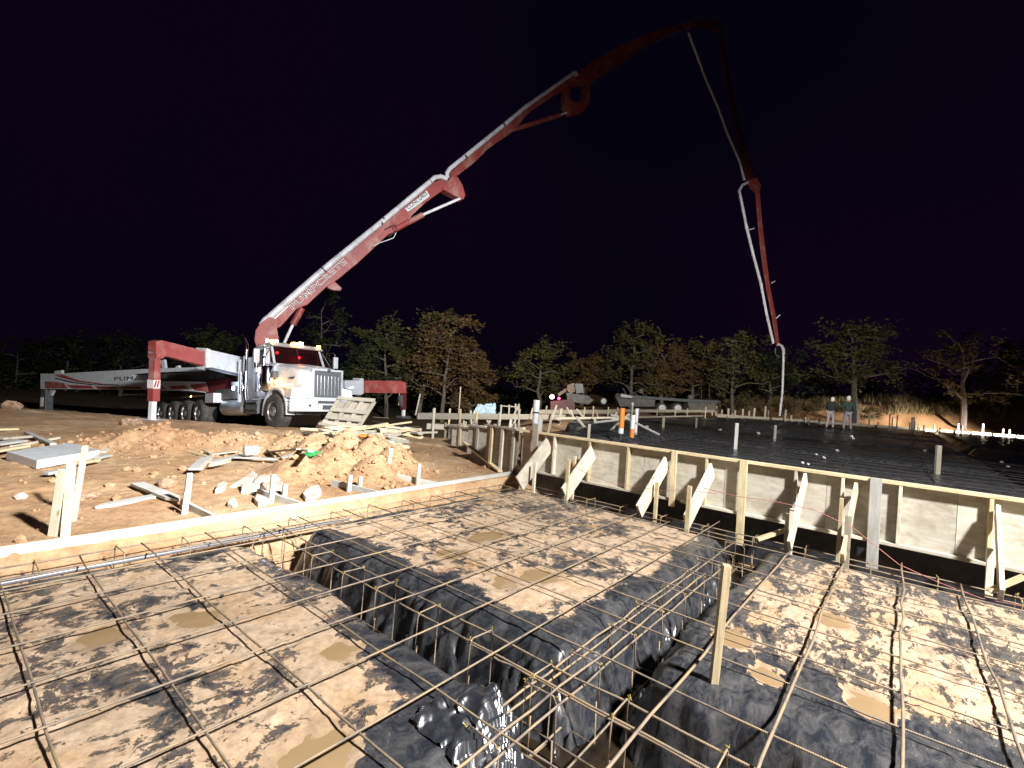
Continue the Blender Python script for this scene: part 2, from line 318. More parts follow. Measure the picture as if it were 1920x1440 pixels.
class MB:
    def __init__(s): s.v = []; s.f = []
    def add(s, vs, fs):
        k = len(s.v); s.v += [Vector(p) for p in vs]; s.f += [tuple(i+k for i in f) for f in fs]; return s
    def box(s, c, d, R=None):
        vs = [Vector((x*d[0]/2, y*d[1]/2, z*d[2]/2)) for x in (-1, 1) for y in (-1, 1) for z in (-1, 1)]
        if R is not None: vs = [R @ q for q in vs]
        return s.add([q+Vector(c) for q in vs], [(0, 1, 3, 2), (4, 6, 7, 5), (0, 4, 5, 1), (2, 3, 7, 6), (0, 2, 6, 4), (1, 5, 7, 3)])
    def bb(s, x0, x1, y0, y1, z0, z1): return s.box(((x0+x1)/2, (y0+y1)/2, (z0+z1)/2), (abs(x1-x0), abs(y1-y0), abs(z1-z0)))
    def tube(s, pts, r, n=8, cap=True):
        pts = [Vector(p) for p in pts]; rs = r if isinstance(r, (list, tuple)) else [r]*len(pts); k = len(s.v); prev = None
        for i, p in enumerate(pts):
            d = (pts[min(i+1, len(pts)-1)]-pts[max(i-1, 0)]).normalized()
            u = d.cross(Vector((0, 0, 1)) if abs(d.z) < .93 else Vector((1, 0, 0))).normalized() if prev is None else (prev-d*prev.dot(d)).normalized()
            prev = u; w_ = d.cross(u)
            for j in range(n): a = 2*math.pi*j/n; s.v.append(p+(u*math.cos(a)+w_*math.sin(a))*rs[i])
        for i in range(len(pts)-1):
            for j in range(n): s.f.append((k+i*n+j, k+i*n+(j+1) % n, k+(i+1)*n+(j+1) % n, k+(i+1)*n+j))
        if cap: s.f.append(tuple(k+j for j in range(n))[::-1]); s.f.append(tuple(k+(len(pts)-1)*n+j for j in range(n)))
        return s
    def prism(s, poly, off):           # poly: list of points, extruded both ways by off/2
        off = Vector(off); n = len(poly); k = len(s.v)
        s.v += [Vector(p)-off/2 for p in poly]+[Vector(p)+off/2 for p in poly]
        s.f.append(tuple(k+i for i in range(n))); s.f.append(tuple(k+n+i for i in range(n))[::-1])
        for i in range(n): s.f.append((k+i, k+n+i, k+n+(i+1) % n, k+(i+1) % n))
        return s
    def loft(s, rings, close=True, caps=True):
        k = len(s.v); n = len(rings[0])
        for r in rings: s.v += [Vector(p) for p in r]
        for i in range(len(rings)-1):
            for j in range(n if close else n-1): s.f.append((k+i*n+j, k+i*n+(j+1) % n, k+(i+1)*n+(j+1) % n, k+(i+1)*n+j))
        if caps: s.f.append(tuple(k+j for j in range(n))[::-1]); s.f.append(tuple(k+(len(rings)-1)*n+j for j in range(n)))
        return s
    def lathe(s, prof, c, axis='y', n=20):
        rings = []
        for r, h in prof:
            ring = []
            for j in range(n):
                a = 2*math.pi*j/n; x, z = r*math.cos(a), r*math.sin(a)
                ring.append(Vector((x, h, z))+Vector(c) if axis == 'y' else (Vector((x, z, h))+Vector(c) if axis == 'z' else Vector((h, x, z))+Vector(c)))
            rings.append(ring)
        return s.loft(rings)
    def build(s, name, mat, parent=None, smooth=False, bev=0, world=False):
        me = bpy.data.meshes.new(name); off = Vector((0, 0, 0)); Mw = None
        bm = bmesh.new(); vs = [bm.verts.new(v) for v in s.v]
        for f in s.f:
            try: bm.faces.new([vs[i] for i in f])
            except ValueError: pass
        bmesh.ops.recalc_face_normals(bm, faces=bm.faces)
        if bev: bmesh.ops.bevel(bm, geom=list(bm.edges), offset=bev, segments=2, affect='EDGES', profile=.6)
        if world:
            if parent is not None: bm.transform(wmat(parent).inverted())
            else:
                cs = [v.co for v in bm.verts]; off = Vector((sum(c.x for c in cs)/len(cs), sum(c.y for c in cs)/len(cs), min(c.z for c in cs)))
                bm.transform(Matrix.Translation(-off)); Mw = Matrix.Translation(off)
        bm.to_mesh(me); bm.free(); me.materials.append(mat)
        if smooth: me.shade_smooth()
        if smooth and smooth != 2 and hasattr(me, 'set_sharp_from_angle'): me.set_sharp_from_angle(angle=math.radians(35))
        return link(name, me, parent, Mw)
BOX = {}
def plank(name, p0, p1, w_, t_, mat, parent=None, side=None, bev=.003, roll=0.0, taper=0.0):
    """a board from p0 to p1: width w_ along `side`, thickness t_; local x runs along the grain"""
    p0 = Vector(p0); p1 = Vector(p1); d = (p1-p0); L = d.length; d.normalize()
    if side is None: side = Vector((0, 0, 1)).cross(d) if abs(d.z) < .95 else Vector((0, 1, 0))
    side = Vector(side); side = (side-d*side.dot(d)).normalized(); n = d.cross(side)
    if roll: q = Matrix.Rotation(roll, 3, d); side = q @ side; n = q @ n
    key = (round(L, 2), round(w_, 3), round(t_, 3), mat.name, taper)
    me = BOX.get(key)
    if me is None:
        bm = bmesh.new(); bmesh.ops.create_cube(bm, size=1.0)
        for v in bm.verts: v.co = Vector((v.co.x*L, v.co.y*w_, v.co.z*t_))
        bmesh.ops.translate(bm, vec=(L/2, 0, 0), verts=bm.verts)
        if taper:
            for v in bm.verts:
                if v.co.x < .001: v.co.y *= .15
            r = bmesh.ops.bisect_plane(bm, geom=bm.verts[:]+bm.edges[:]+bm.faces[:], plane_co=(taper, 0, 0), plane_no=(1, 0, 0))
            for v in bm.verts:
                if abs(v.co.x-taper) < 1e-4: v.co.y = math.copysign(w_/2, v.co.y)
        if bev: bmesh.ops.bevel(bm, geom=list(bm.edges), offset=bev, segments=1, affect='EDGES')
        me = bpy.data.meshes.new(name); bm.to_mesh(me); bm.free(); me.materials.append(mat); BOX[key] = me
    R = Matrix((( d.x, side.x, n.x), (d.y, side.y, n.y), (d.z, side.z, n.z))).to_4x4()
    return link(name, me, parent, Matrix.Translation(p0) @ R)
CAMD = Vector((.775, .632, 0))
def ribtube(pts, r, n=6):
    """tube with u running along its length (for the bars' ribs)"""
    m = MB().tube(pts, r, n); return m
def bar(name, pts, r, mat, parent):
    m = MB().tube(pts, r, 7); me = bpy.data.meshes.new(name); inv = wmat(parent).inverted()
    me.from_pydata([tuple(inv @ v) for v in m.v], [], m.f); me.shade_smooth(); me.materials.append(mat)
    uv = me.uv_layers.new(); L = [0]
    for a, b in zip(pts[:-1], pts[1:]): L.append(L[-1]+(Vector(b)-Vector(a)).length)
    us = np.zeros(len(me.loops)*2); vi = np.zeros(len(me.loops), dtype=np.int32); me.loops.foreach_get('vertex_index', vi)
    us[0::2] = np.array(L)[np.minimum(vi//7, len(L)-1)]; us[1::2] = (vi % 7)/7; uv.data.foreach_set('uv', us)
    return link(name, me, parent)
def line(p0, p1, n=8, sag=.006, wob=.006):
    p0 = Vector(p0); p1 = Vector(p1); out = []
    for i in range(n+1):
        t = i/n; q = p0.lerp(p1, t); q += Vector((random.uniform(-wob, wob), random.uniform(-wob, wob), random.uniform(-sag, sag*.4)))
        out.append(q)
    return out
def gridmesh(name, X, Y, Z, mat, attrs=None, keep=None):
    ny, nx = X.shape; co = np.stack([X, Y, Z], -1).reshape(-1, 3); me = bpy.data.meshes.new(name)
    idx = np.arange(nx*ny).reshape(ny, nx); q = np.stack([idx[:-1, :-1], idx[:-1, 1:], idx[1:, 1:], idx[1:, :-1]], -1).reshape(-1, 4)
    if keep is not None: q = q[keep.ravel()[q].any(axis=1)]
    me.vertices.add(len(co)); me.vertices.foreach_set('co', co.ravel()); me.loops.add(q.size); me.polygons.add(len(q))
    me.loops.foreach_set('vertex_index', q.ravel().astype(np.int32)); me.polygons.foreach_set('loop_start', np.arange(0, q.size, 4, dtype=np.int32))
    me.polygons.foreach_set('loop_total', np.full(len(q), 4, dtype=np.int32)); me.update(calc_edges=True); me.shade_smooth(); me.materials.append(mat)
    for k, a in (attrs or {}).items():
        at = me.attributes.new(k, 'FLOAT', 'POINT'); at.data.foreach_set('value', a.ravel().astype(np.float32))
    return me

# ================================================================== SETTING
SLABZ = .70
SLAB = [(7.42, -24), (7.42, 5.62), (9.6, 6.1), (13, 8.2), (19, 10.2), (24, 10.4), (47.5, 8.6), (61, -9.5), (61, -24)]
MOUNDS = []
def mound(px, py, dep, r, r2=None):
    p = D(px, py, dep); MOUNDS.append((p.x, p.y, p.z, r, r2 or r))
for a in [(205, 822, 9.0, .55), (255, 806, 9.3, .6), (300, 798, 9.5, .62), (350, 804, 9.8, .6), (400, 812, 10.0, .6), (450, 814, 10.2, .6), (500, 816, 10.3, .55),
          (550, 817, 10.2, .5), (600, 812, 9.9, .5), (650, 808, 9.6, .5), (705, 820, 9.4, .5), (745, 838, 9.0, .4), (640, 842, 8.3, .5), (560, 862, 7.9, .4), (700, 858, 8.0, .35)]: mound(*a)
def base_ground(x, y):
    u = U(x, y); v = V(x, y)
    L = np.interp(u, [0, 12.5, 15.7, 19, 23, 30, 60, 120, 600], [-.06, -.06, -.20, -.62, -1.2, -1.5, -1.9, -2.5, -3])
    hill = -.3+.085*np.clip(-v, 0, 60)
    Rr = np.interp(u, [0, 14, 21, 34, 41], [-.06, -.06, .42, .5, .55])
    Rr = np.where(u > 41, Rr+(hill-Rr)*sst(43, 50, u), Rr)+np.clip(u-60, 0, 60)*.01
    s = sst(-1.5, 3.5, v+np.clip(u-16, 0, 40)*.12)
    z = Rr*(1-s)+L*s
    return z, u, v
def inpoly(x, y, P):
    r = np.zeros(np.shape(x), bool); n = len(P)
    for i in range(n):
        x0, y0 = P[i]; x1, y1 = P[(i+1) % n]
        c = ((y0 > y) != (y1 > y)) & (x < (x1-x0)*(y-y0)/((y1-y0) or 1e-9)+x0); r ^= c
    return r
def ground(x, y):
    x = np.asarray(x, float); y = np.asarray(y, float)
    z, u, v = base_ground(x, y); lum = np.zeros_like(z)
    tgt = z.copy()
    for mx, my, mz, r, r2 in MOUNDS:
        g = np.exp(-(((x-mx)**2+(y-my)**2)/(r*r)))
        bz = float(base_ground(np.array(mx), np.array(my))[0]); tgt = np.maximum(tgt, z+(mz-bz)*g); lum = np.maximum(lum, g)
    z = tgt
    # far orange berm
    bl = np.clip((-v-22)/12, 0, 1)*np.exp(-((u-46.0)/2.4)**2)
    bl2 = np.exp(-((u-44)/2.0)**2)*np.clip((-v-19)/3, 0, 1)
    z = z+bl*(.5+.35*fbm(x*.35, y*.35, 31))+bl2*.35*(1+fbm(x*.9, y*.9, 33))
    near = np.exp(-np.clip(u-20, 0, 99)/10)
    fine = fbm(x*1.3, y*1.3, 3, 4)*.045+fbm(x*5, y*5, 9, 3)*.012
    z = z+(fine*(.35+.65*sst(5.8, 7.5, y)) + lum*(fbm(x*2.4, y*2.4, 21, 6)*.13+np.abs(fbm(x*6, y*6, 23, 4))*.07))*near
    z = z+(1-near)*fbm(x*.12, y*.12, 5, 3)*.25
    for c0 in (12.7, 14.6):
        dr = u-c0-.12*v-.25*fbm(v*.3, u*0, 61, 2); z = z-(.05*np.exp(-(dr/.17)**4)-.03*np.exp(-((np.abs(dr)-.3)/.1)**2)+.012*np.sin(v*22)*np.exp(-(dr/.16)**4))*sst(-1, 1, v)
    orange = np.clip(bl*1.6+bl2*1.4, 0, 1); veg = sst(44, 48, u)*(1-orange)*1.0+sst(19, 26, u)*sst(-2, 4, v)*.8
    ins = inpoly(x, y, SLAB); z = np.where(ins, np.minimum(z, .5), z)
    # excavation in front of the form board and the wall
    t = 5.60-y-.05*fbm(x*1.5, y*0, 41)
    bank = np.interp(t, [-.25, 0, .06, .42, .52, .64], [0, -.04, -.12, -.24, -.45, -.58])
    bank = bank+np.where((t > .04) & (t < .7), fbm(x*4, y*4, 43, 3)*.02, 0)
    ex = (x < 7.44) & (t > -.25)
    z = np.where(ex & (t <= 0), z*(1-sst(-.25, 0, t))+bank*sst(-.25, 0, t)-.04*sst(-.25, 0, t)*0, z)
    z = np.where(ex & (t > 0), bank-.03, z)
    return z, np.clip(orange, 0, 1), np.clip(veg, 0, 1)
def gz(x, y): return float(ground(np.array([x]), np.array([y]))[0][0])
ax = np.unique(np.concatenate([[-600, -300, -150, -80, -50, -30, -20, -14], np.arange(-10, -1, .5), np.arange(-1, 0, .1), np.arange(0, 9.6, .045), np.arange(9.6, 19, .14), np.arange(19, 80, .9), [82, 90, 105, 130, 170, 230, 320, 600], [7.43, 7.46]]))
ay = np.unique(np.concatenate([[-600, -300, -150, -90, -60, -45], np.arange(-36, -6, 1.2), np.arange(-6, 4.9, .25), np.arange(4.9, 13, .045), np.arange(13, 26, .14), np.arange(26, 80, 1.0), [85, 100, 130, 180, 260, 600]]))
GX, GY = np.meshgrid(ax, ay); GZ, GO, GV = ground(GX, GY)
tag(link('ground', gridmesh('ground', GX, GY, GZ, M['dirt'], {'veg': GV, 'orange': GO})), kind='structure')

# ---- plastic-covered dirt pads
PUD = [(195, 1187, .13), (375, 1157, .14), (632, 1220, .10), (945, 1088, .12), (1020, 1080, .15), (910, 1005, .18), (1634, 1327, .12), (1375, 1190, .12), (845, 1038, .14), (590, 1418, .16), (1440, 1260, .10), (1560, 1160, .12)]
PUD = [(G(a, b, -.05).x, G(a, b, -.05).y, c) for a, b, c in PUD]; PUDW = []; PADS = []
def pad(name, x0, x1, y0, y1, mat, seed, top=-.052, bot=-.64, label=None, bare=None):
    st = .026; m = .34
    X, Y = np.meshgrid(np.arange(x0-m, x1+m, st), np.arange(y0-m, y1+m, st)); hx, hy = (x1-x0)/2, (y1-y0)/2; r = .22
    qx = np.abs(X-(x0+x1)/2)-hx+r; qy = np.abs(Y-(y0+y1)/2)-hy+r
    d = np.hypot(np.maximum(qx, 0), np.maximum(qy, 0))+np.minimum(np.maximum(qx, qy), 0)-r
    d = d+fbm(X*1.1, Y*1.1, seed, 2)*.07
    # hanging folds: ridges that run down the drape
    fold = np.abs(fbm(X*3.6+seed, Y*3.6, seed+5, 3)); s = (d+.15)/.42; fold = np.maximum(0, .55-fold*2.2)**1.5; d2 = d+(.05-fold*.22)*sst(0, .6, s)+(np.abs(fbm(X*9, Y*9, seed+8, 2))*.018)*sst(.2, .8, s); s = np.clip((d2+.13)/.34, 0, 1)
    prof = np.interp(s, [0, .15, .32, .5, .7, .9, 1], [0, .03, .12, .32, .62, .92, 1])
    z = top-(top-bot)*prof
    z = z+(fbm(X*1.7, Y*1.7, seed+2, 4)*.016+fbm(X*9, Y*9, seed+3, 3)*.006+fbm(X*26, Y*26, seed+4, 2)*.0035)*(1-s)
    z = z+fbm(X*7, Y*7, seed+6, 3)*.028*sst(.05, .5, s)
    rs_ = np.random.RandomState(seed)
    for _ in range(int((x1-x0)*(y1-y0)*2.6)):
        fx_, fy_, an_ = rs_.uniform(x0+.2, x1-.2), rs_.uniform(y0+.2, y1-.2), rs_.uniform(0, 6.28)
        A_ = (X-fx_)*math.cos(an_)+(Y-fy_)*math.sin(an_); B_ = -(X-fx_)*math.sin(an_)+(Y-fy_)*math.cos(an_); q_ = np.hypot(A_/.145, B_/.055)
        z = z-.011*np.exp(-q_**6)+.006*np.exp(-((q_-1.15)/.18)**2)
    edge = 1-sst(-.22, .02, d+fbm(X*2.5, Y*2.5, seed+9, 4)*.22)
    wet = z*0
    if bare:
        n_ = fbm(X*2.2, Y*2.2, seed+14, 4)*.22; edge = edge*(1-.9*bare(X+n_, Y+n_))
    for cx_, cy_, rr_ in PUD:
        if x0 < cx_ < x1 and y0 < cy_ < y1:
            dd = np.hypot(X-cx_, (Y-cy_)*1.15); k_ = dd/rr_+fbm(X*6, Y*6, 7, 3)*.8; near_ = (dd > rr_*1.6) & (dd < rr_*2.1); lv = float(np.percentile(z[near_], 12))-.003
            g_ = np.exp(-np.clip(k_, 0, 9)**3*.8); z = z*(1-g_)+(lv-.014)*g_; z = np.where((k_ > 1.25) & (k_ < 3), np.maximum(z, lv+.0025), z); edge = np.where(k_ < 1.5, np.maximum(edge, 1.12), edge); wet = np.maximum(wet, np.exp(-np.clip(k_/1.45, 0, 9)**4)); PUDW.append((cx_, cy_, rr_, lv))
    PADS.append((x0-m, y0-m, st, z))
    o = link(name, gridmesh(name, X, Y, z, mat, {'edge': edge, 'wet': wet})); return tag(o, label, None, None, 'structure')
pad('soil_pad', -2.6, 2.12, 1.42, 4.92, M['pad'], 50, bare=lambda X, Y: np.maximum(sst(2.05, 1.62, Y)*sst(.2, 1.0, X), sst(1.72, 2.0, X)*sst(3.2, 2.2, Y)))
pad('soil_pad', 2.62, 6.42, 1.56, 4.98, M['pad'], 61, bare=lambda X, Y: np.maximum(sst(3.0, 2.75, X), sst(1.92, 1.7, Y)))
pad('soil_pad', 2.88, 6.46, -3.2, 1.16, M['padR'], 72, bare=lambda X, Y: sst(3.75, 3.2, X)*.8)
pad('soil_pad', -1.4, 2.30, -2.2, .80, M['pad'], 83, top=-.34, bot=-.70)
M['foil'] = plastic_mat('wet_crinkled_plastic', 0, .05, mud=False); _b = M['foil'].node_tree.nodes['Principled BSDF']; _b.inputs['Roughness'].default_value = .30; _b.inputs['Specular IOR Level'].default_value = 1.0; _b.inputs['IOR'].default_value = 1.8
def flap(x0, x1, y0, y1, seed, lab):     # crinkled wet film hanging over a pad's corner
    X, Y = np.meshgrid(np.linspace(x0, x1, 90), np.linspace(y0, y1, 90)); u_ = (X-x0)/(x1-x0); v_ = (y1-Y)/(y1-y0)
    px0, py0, st, pz = PADS[0]; ix = np.clip(((X-px0)/st).astype(int), 0, pz.shape[1]-1); iy = np.clip(((Y-py0)/st).astype(int), 0, pz.shape[0]-1)
    rim = sst(0, .12, np.minimum(np.minimum(u_, 1-u_), np.minimum(v_, 1-v_))+.01)
    z = np.maximum(pz[iy, ix], -.42)+.004+(np.abs(fbm(X*3.6, Y*5, seed, 3))*.12+np.abs(fbm(X*11, Y*9, seed+1, 2))*.022)*rim
    n1_ = fbm(X*4, Y*4, seed+2, 3)*.22; kp = (u_+n1_ < .93) & (v_+n1_ < .93) & (u_+n1_ > .08) & (v_-n1_ > .08)
    tag(link('plastic_flap', gridmesh('plastic_flap', X, Y, z, M['foil'], {'edge': X*0}, kp)), kind='structure')
flap(1.55, 2.22, 1.10, 1.85, 12, '')
# dark standing water in the bottom of the trenches
for nm, q in (('trench_water', (2.0, 2.85, .8, 3.4)), ('trench_water', (.8, 7.2, 1.05, 1.6))):
    m_ = MB(); m_.add([(q[0], q[2], -.585), (q[1], q[2], -.585), (q[1], q[3], -.585), (q[0], q[3], -.585)], [(0, 1, 2, 3)])
    if nm and q[1] < 3: m_.v = [v+Vector((0, 0, .004)) for v in m_.v]
    tag(m_.build(nm, M['darkwater'], world=True), kind='structure')
# puddles lie in hollows of the pads
for cx_, cy_, rr_, lev in PUDW:
    n = 28; m_ = MB(); m_.add([(cx_, cy_, lev)]+[(cx_+rr_*1.9*math.cos(2*math.pi*k/n), cy_+rr_*1.9*math.sin(2*math.pi*k/n), lev) for k in range(n)], [(0, k+1, (k+1) % n+1) for k in range(n)])
    tag(m_.build('puddle', M['water'], world=True), kind='structure')

# ---- the raised slab bed behind the form wall
def slab():
    bx = np.unique(np.concatenate([np.arange(7.42, 16, .1), np.arange(16, 62, .6)])); by = np.arange(-24, 13, .16)
    X, Y = np.meshgrid(bx, by); ins = inpoly(X, Y, SLAB)
    Z = SLABZ+fbm(X*.9, Y*.9, 91, 4)*.03+fbm(X*5, Y*5, 92, 2)*.008
    for x0 in (12.2, 18.5, 26.0, 33.0): Z -= .34*np.exp(-((X-x0)/.30)**4)
    for y0 in (-7.5, -1.9, 4.6): Z -= .34*np.exp(-((Y-y0)/.30)**4)
    Z = np.where(ins, Z, .3)
    e = np.where(ins, .65+.35*fbm(X*.35, Y*.35, 94), 0)
    tag(link('slab_bed', gridmesh('slab_bed', X, Y, Z, M['slab'], {'edge': e}, ins)), kind='structure')
    # black plastic sheet behind the wall, added to darken the void below it
    yy = np.linspace(-6, 5.7, 160); zz = np.linspace(-.66, .72, 14); Y2, Z2 = np.meshgrid(yy, zz); X2 = 7.40+fbm(Y2*3, Z2*2, 97, 3)*.03
    tag(link('void_dark_sheet', gridmesh('void_dark_sheet', X2, Y2, Z2, M['drape'], {'edge': Z2*0})), kind='structure')
slab()

# ================================================================== REBAR
mat1 = empty('rebar_mat', (1.0, 3.0, 0), 'grid of rusty rebar tied over the mud-covered pads and the trenches between them', 'rebar grid')
R_ = .0060
AY = [(4.60, 0.0, 6.2), (4.15, -2.2, 6.3), (3.68, -2.2, 6.3), (3.21, -2.2, 6.3), (2.76, -2.2, 6.3), (2.31, -2.2, 6.3), (1.82, -1.5, 6.95)]
for y, a, b in AY: bar('bar', line((a, y+random.uniform(-.02, .02), .012), (b, y+random.uniform(-.02, .02), .012), 14), R_, M['rebar'], mat1)
BX = [(-.52, 1.2, 5.05), (-.05, 1.2, 5.05), (.42, 1.0, 5.1), (.87, .9, 5.1), (1.33, .7, 5.2), (1.80, -.6, 5.2), (2.26, 1.0, 5.2), (2.75, -.9, 5.2), (3.29, -.9, 5.2), (3.70, -1.5, 5.1), (4.23, -1.5, 5.1), (4.72, -1.6, 5.1), (5.22, -1.6, 5.1), (5.68, -1.6, 5.05), (6.14, -1.8, 5.0)]
for x, a, b in BX:
    if x == 2.26: continue
    bar('bar', line((x+random.uniform(-.02, .02), a, -.004), (x+random.uniform(-.02, .02), b, -.004), 14), R_, M['rebar'], mat1)
for y, x0, x1 in [(.90, 1.6, 6.35), (.41, 2.1, 6.4), (-.07, 2.4, 6.9), (-.53, 2.6, 6.5), (-1.0, 2.8, 6.5), (-1.45, 3.0, 6.5)]:
    bar('bar', line((x0, y, .015), (x1, y+random.uniform(-.03, .03), .015), 12, .012, .012), .0085, M['rebar'], mat1)
def cage(label, axis, c0, c1, lo, hi, tops, bots, first, step, skip=(), h=.46, mat='rust', zt=-.02):
    """a beam cage: longitudinal bars and bent stirrups"""
    root = empty('rebar_cage', ((c0+c1)/2, (lo+hi)/2, 0) if axis == 'y' else ((lo+hi)/2, (c0+c1)/2, 0), label, 'rebar cage')
    P = (lambda c, l, z: Vector((c, l, z))) if axis == 'y' else (lambda c, l, z: Vector((l, c, z)))
    for c, z, a, b in tops+bots: bar('bar', line(P(c, a, z), P(c, b, z), 16, .01, .008), .0072, M['rust' if random.random() < .45 else 'rebar'], root)
    k = first
    while k < hi:
        j = random.uniform(-.025, .025); dz = random.uniform(-.015, .015); z1 = zt+.02+dz; z0 = zt-h+dz; e = random.uniform(-.02, .02)
        pts = [P(c0+.01, k+j, z0+.25), P(c0, k+j, z0), P(c1, k+j+e, z0), P(c1, k+j+e, z1-.02), P(c1-.02, k+j+e, z1), P(c0+.02, k+j, z1), P(c0, k+j, z1-.03), P(c0, k+j+.01, z0+.2)]
        s_ = bar('stirrup', pts, .0052, M['rust'], root)
        for cc in (c0, c1):
            t_ = MB(); q = P(cc, k+j, z1)
            for i in range(2): t_.tube([q+Vector((random.uniform(-.013, .013), random.uniform(-.013, .013), random.uniform(-.012, .016))) for _ in range(4)], .0016, 4)
            t_.build('tie_wire', M['tie'], s_, world=True)
        k += step
    return root
cage('rusty rebar cage in the trench between the left pad and the centre pad', 'y', 2.27, 2.47, .2, 5.1,
     [(2.47, -.03, .15, 5.1), (2.31, -.03, .3, 5.1), (2.35, -.075, .35, 2.2)], [(2.27, -.46, .6, 5.0), (2.46, -.46, .6, 5.0)], .57, .49)
cage('rusty rebar cage in the cross trench running to the form wall', 'x', 1.34, 1.55, .6, 6.9,
     [(1.365, .005, .8, 4.75), (1.335, -.055, .9, 5.2), (1.54, -.05, 2.0, 5.2)], [(1.34, -.47, .8, 6.8), (1.54, -.47, 1.0, 6.8), (1.54, -.10, 1.55, 6.5)], 1.72, .49, zt=-.04)
cage('thin rebar cage in the edge trench below the long white form board', 'x', 5.02, 5.28, .2, 6.4,
     [(5.02, -.06, 0, 6.4), (5.28, -.05, .1, 6.4), (5.15, -.09, 1.6, 6.2)], [(5.04, -.40, 0, 6.3), (5.26, -.40, 0, 6.3)], .62, .52, h=.36, zt=-.05)
cage('dark rebar cage deep in the trench below the form wall', 'y', 6.72, 6.98, -3.6, 5.0,
     [(6.72, -.10, -3.6, 5.0), (6.98, -.10, -3.6, 5.0)], [(6.72, -.5, -3.6, 5.0), (6.98, -.5, -3.6, 5.0)], -3.4, .6, h=.42, zt=-.08, mat='rebar')
smat = empty('slab_rebar_mat', (12, 0, SLABZ), 'faint rebar grid lying on the dark raised slab behind the form wall', 'rebar grid')
for i in range(14):
    x = 7.8+i*.6; bar('bar', line((x, -9, SLABZ+.03), (x, 5.0+min(i*.26, 5.2), SLABZ+.03), 10, .015, .02), .006, M['dimsteel'], smat)
for i in range(12):
    y = -7.0+i*1.1; bar('bar', line((7.7, y, SLABZ+.04), (16, y, SLABZ+.04), 10, .015, .02), .006, M['dimsteel'], smat)
# grey conduits beside the left pad
for k, (dy, z, b, lab) in enumerate([(5.03, -.085, 3.3, 'long grey conduit lying in the edge trench, nearest the pad'), (5.10, -.10, 2.4, 'shorter grey conduit lying in the edge trench, nearest the white form board')]):
    o = MB().tube(line((-1.6, dy-.02, z), (b, dy+.02, z), 10, .006, .005), .021, 12).build('conduit', M['conduit'], smooth=True, world=True); tag(o, lab, 'pipe')

# ================================================================== LUMBER
def tone(m_): return M[m_]
def stake_on(px, ytop, ybot, zb, w_, t_, m_, name='stake', parent=None, lean=0.0, face=None, under=.10):
    b = G(px, ybot, zb); h = (ybot-ytop)/F*depth_of(b); tp = b+Vector((lean*h, -lean*h, h)); bb_ = b-Vector((lean*under, -lean*under, under))
    return plank(name, bb_, tp, w_, t_, tone(m_), parent, side=face or (1, -1, 0))
# long white form board along the left dirt, with its stakes
fb = empty('form_board', (3.6, 5.66, -.1), 'long pale form board staked on edge along the near side of the dirt', 'form board')
pts = [(-1.9, 5.58), (2.05, 5.63), (4.15, 5.67), (7.22, 5.76)]
for i, (a, b) in enumerate(zip(pts[:-1], pts[1:])):
    z = -.046; o = plank('board', (a[0]+.002, a[1], z), (b[0]-.002, b[1], z), .135, .038, M['bright' if i < 2 else 'grey'], fb, side=(0, 0, 1), bev=.004)
for px, yt, yb, zz, wd in [(422, 955, 1022, -.24, .045), (116, 1010, 1065, -.2, .06), (660, 935, 945, -.1, .04)]:
    b = G(px, yb, zz); plank('stake', (b.x, 5.64, zz-.06), (b.x, 5.64, .0), wd, .038, M['new'], fb, side=(1, 0, 0))
# kickers: pairs of stakes and a grey board at right angles behind the form board
def kicker(label, bx, length, stakes, ang=0.12):
    r = empty('board_kicker', (bx, 5.9, -.05), label, 'form brace')
    g0 = gz(bx, 6.0); plank('board', (bx, 5.72, -.055), (bx-ang*length, 5.70+length, gz(bx, 5.7+length)+.03), .13, .036, M['grey'], r, side=(0, 0, 1))
    for (dx, dy, h, m_) in stakes:
        z = gz(bx+dx, 5.7+dy); plank('stake', (bx+dx, 5.7+dy, z-.1), (bx+dx+.02, 5.7+dy+.02, z+h), .058, .04, M[m_], r, side=(1, 0, 0))
kicker('kicker with two stakes beside the leftmost pale scrap planks', 2.07, .75, [(-.16, .42, .24, 'bright'), (-.09, .60, .42, 'bright')])
kicker('kicker with two stakes beside the white limestone slabs', 3.05, .85, [(-.20, .40, .36, 'bright'), (.02, .52, .2, 'bright')], .2)
kicker('kicker with two short stakes in the middle of the form board', 4.20, .9, [(-.22, .45, .24, 'bright'), (.06, .6, .17, 'bright')], .25)
kicker('kicker with one stake near the wall end of the form board', 5.35, .95, [(-.2, .32, .34, 'bright'), (-.35, .9, .3, 'bright')], .35)
# form wall
fw = empty('form_wall', (7.3, 1.5, .1), 'tall plywood form wall with studs and braces along the raised slab', 'form wall')
ys = [5.60, 4.35, 3.13, 1.91, .69, -.53, -1.75, -2.97, -4.2]
for i, (a, b) in enumerate(zip(ys[:-1], ys[1:])):
    o = plank('plywood_panel', (7.309+random.uniform(0, .006), a-.002, .455), (7.309+random.uniform(0, .006), b+.002, .455), .71+random.uniform(-.012, .0), .018, M['ply'], fw, side=(0, 0, 1), bev=.001)
for a, b in [(5.66, 2.6), (2.598, .25), (.248, -2.2), (-2.202, -4.4)]:
    plank('top_plate', (7.262, a, .832), (7.262, b, .832), .110, .040, M['new'], fw, side=(1, 0, 0))
    plank('bottom_plate', (7.255, a-.1, .112), (7.255, b, .112), .088, .036, M['ply'], fw, side=(1, 0, 0))
def YX(px, py, X=7.25): return onX(px, py, X).y
for px, py in [(1040, 840), (1106, 850), (1178, 860), (1325, 880), (1492, 905), (1580, 915), (1688, 930), (1858, 955)]:
    y = YX(px, py); plank('stud', (7.256, y, .131), (7.256, y, .811), .088, .036, M['new' if px % 4 else 'ply'], fw, side=(1, 0, 0))
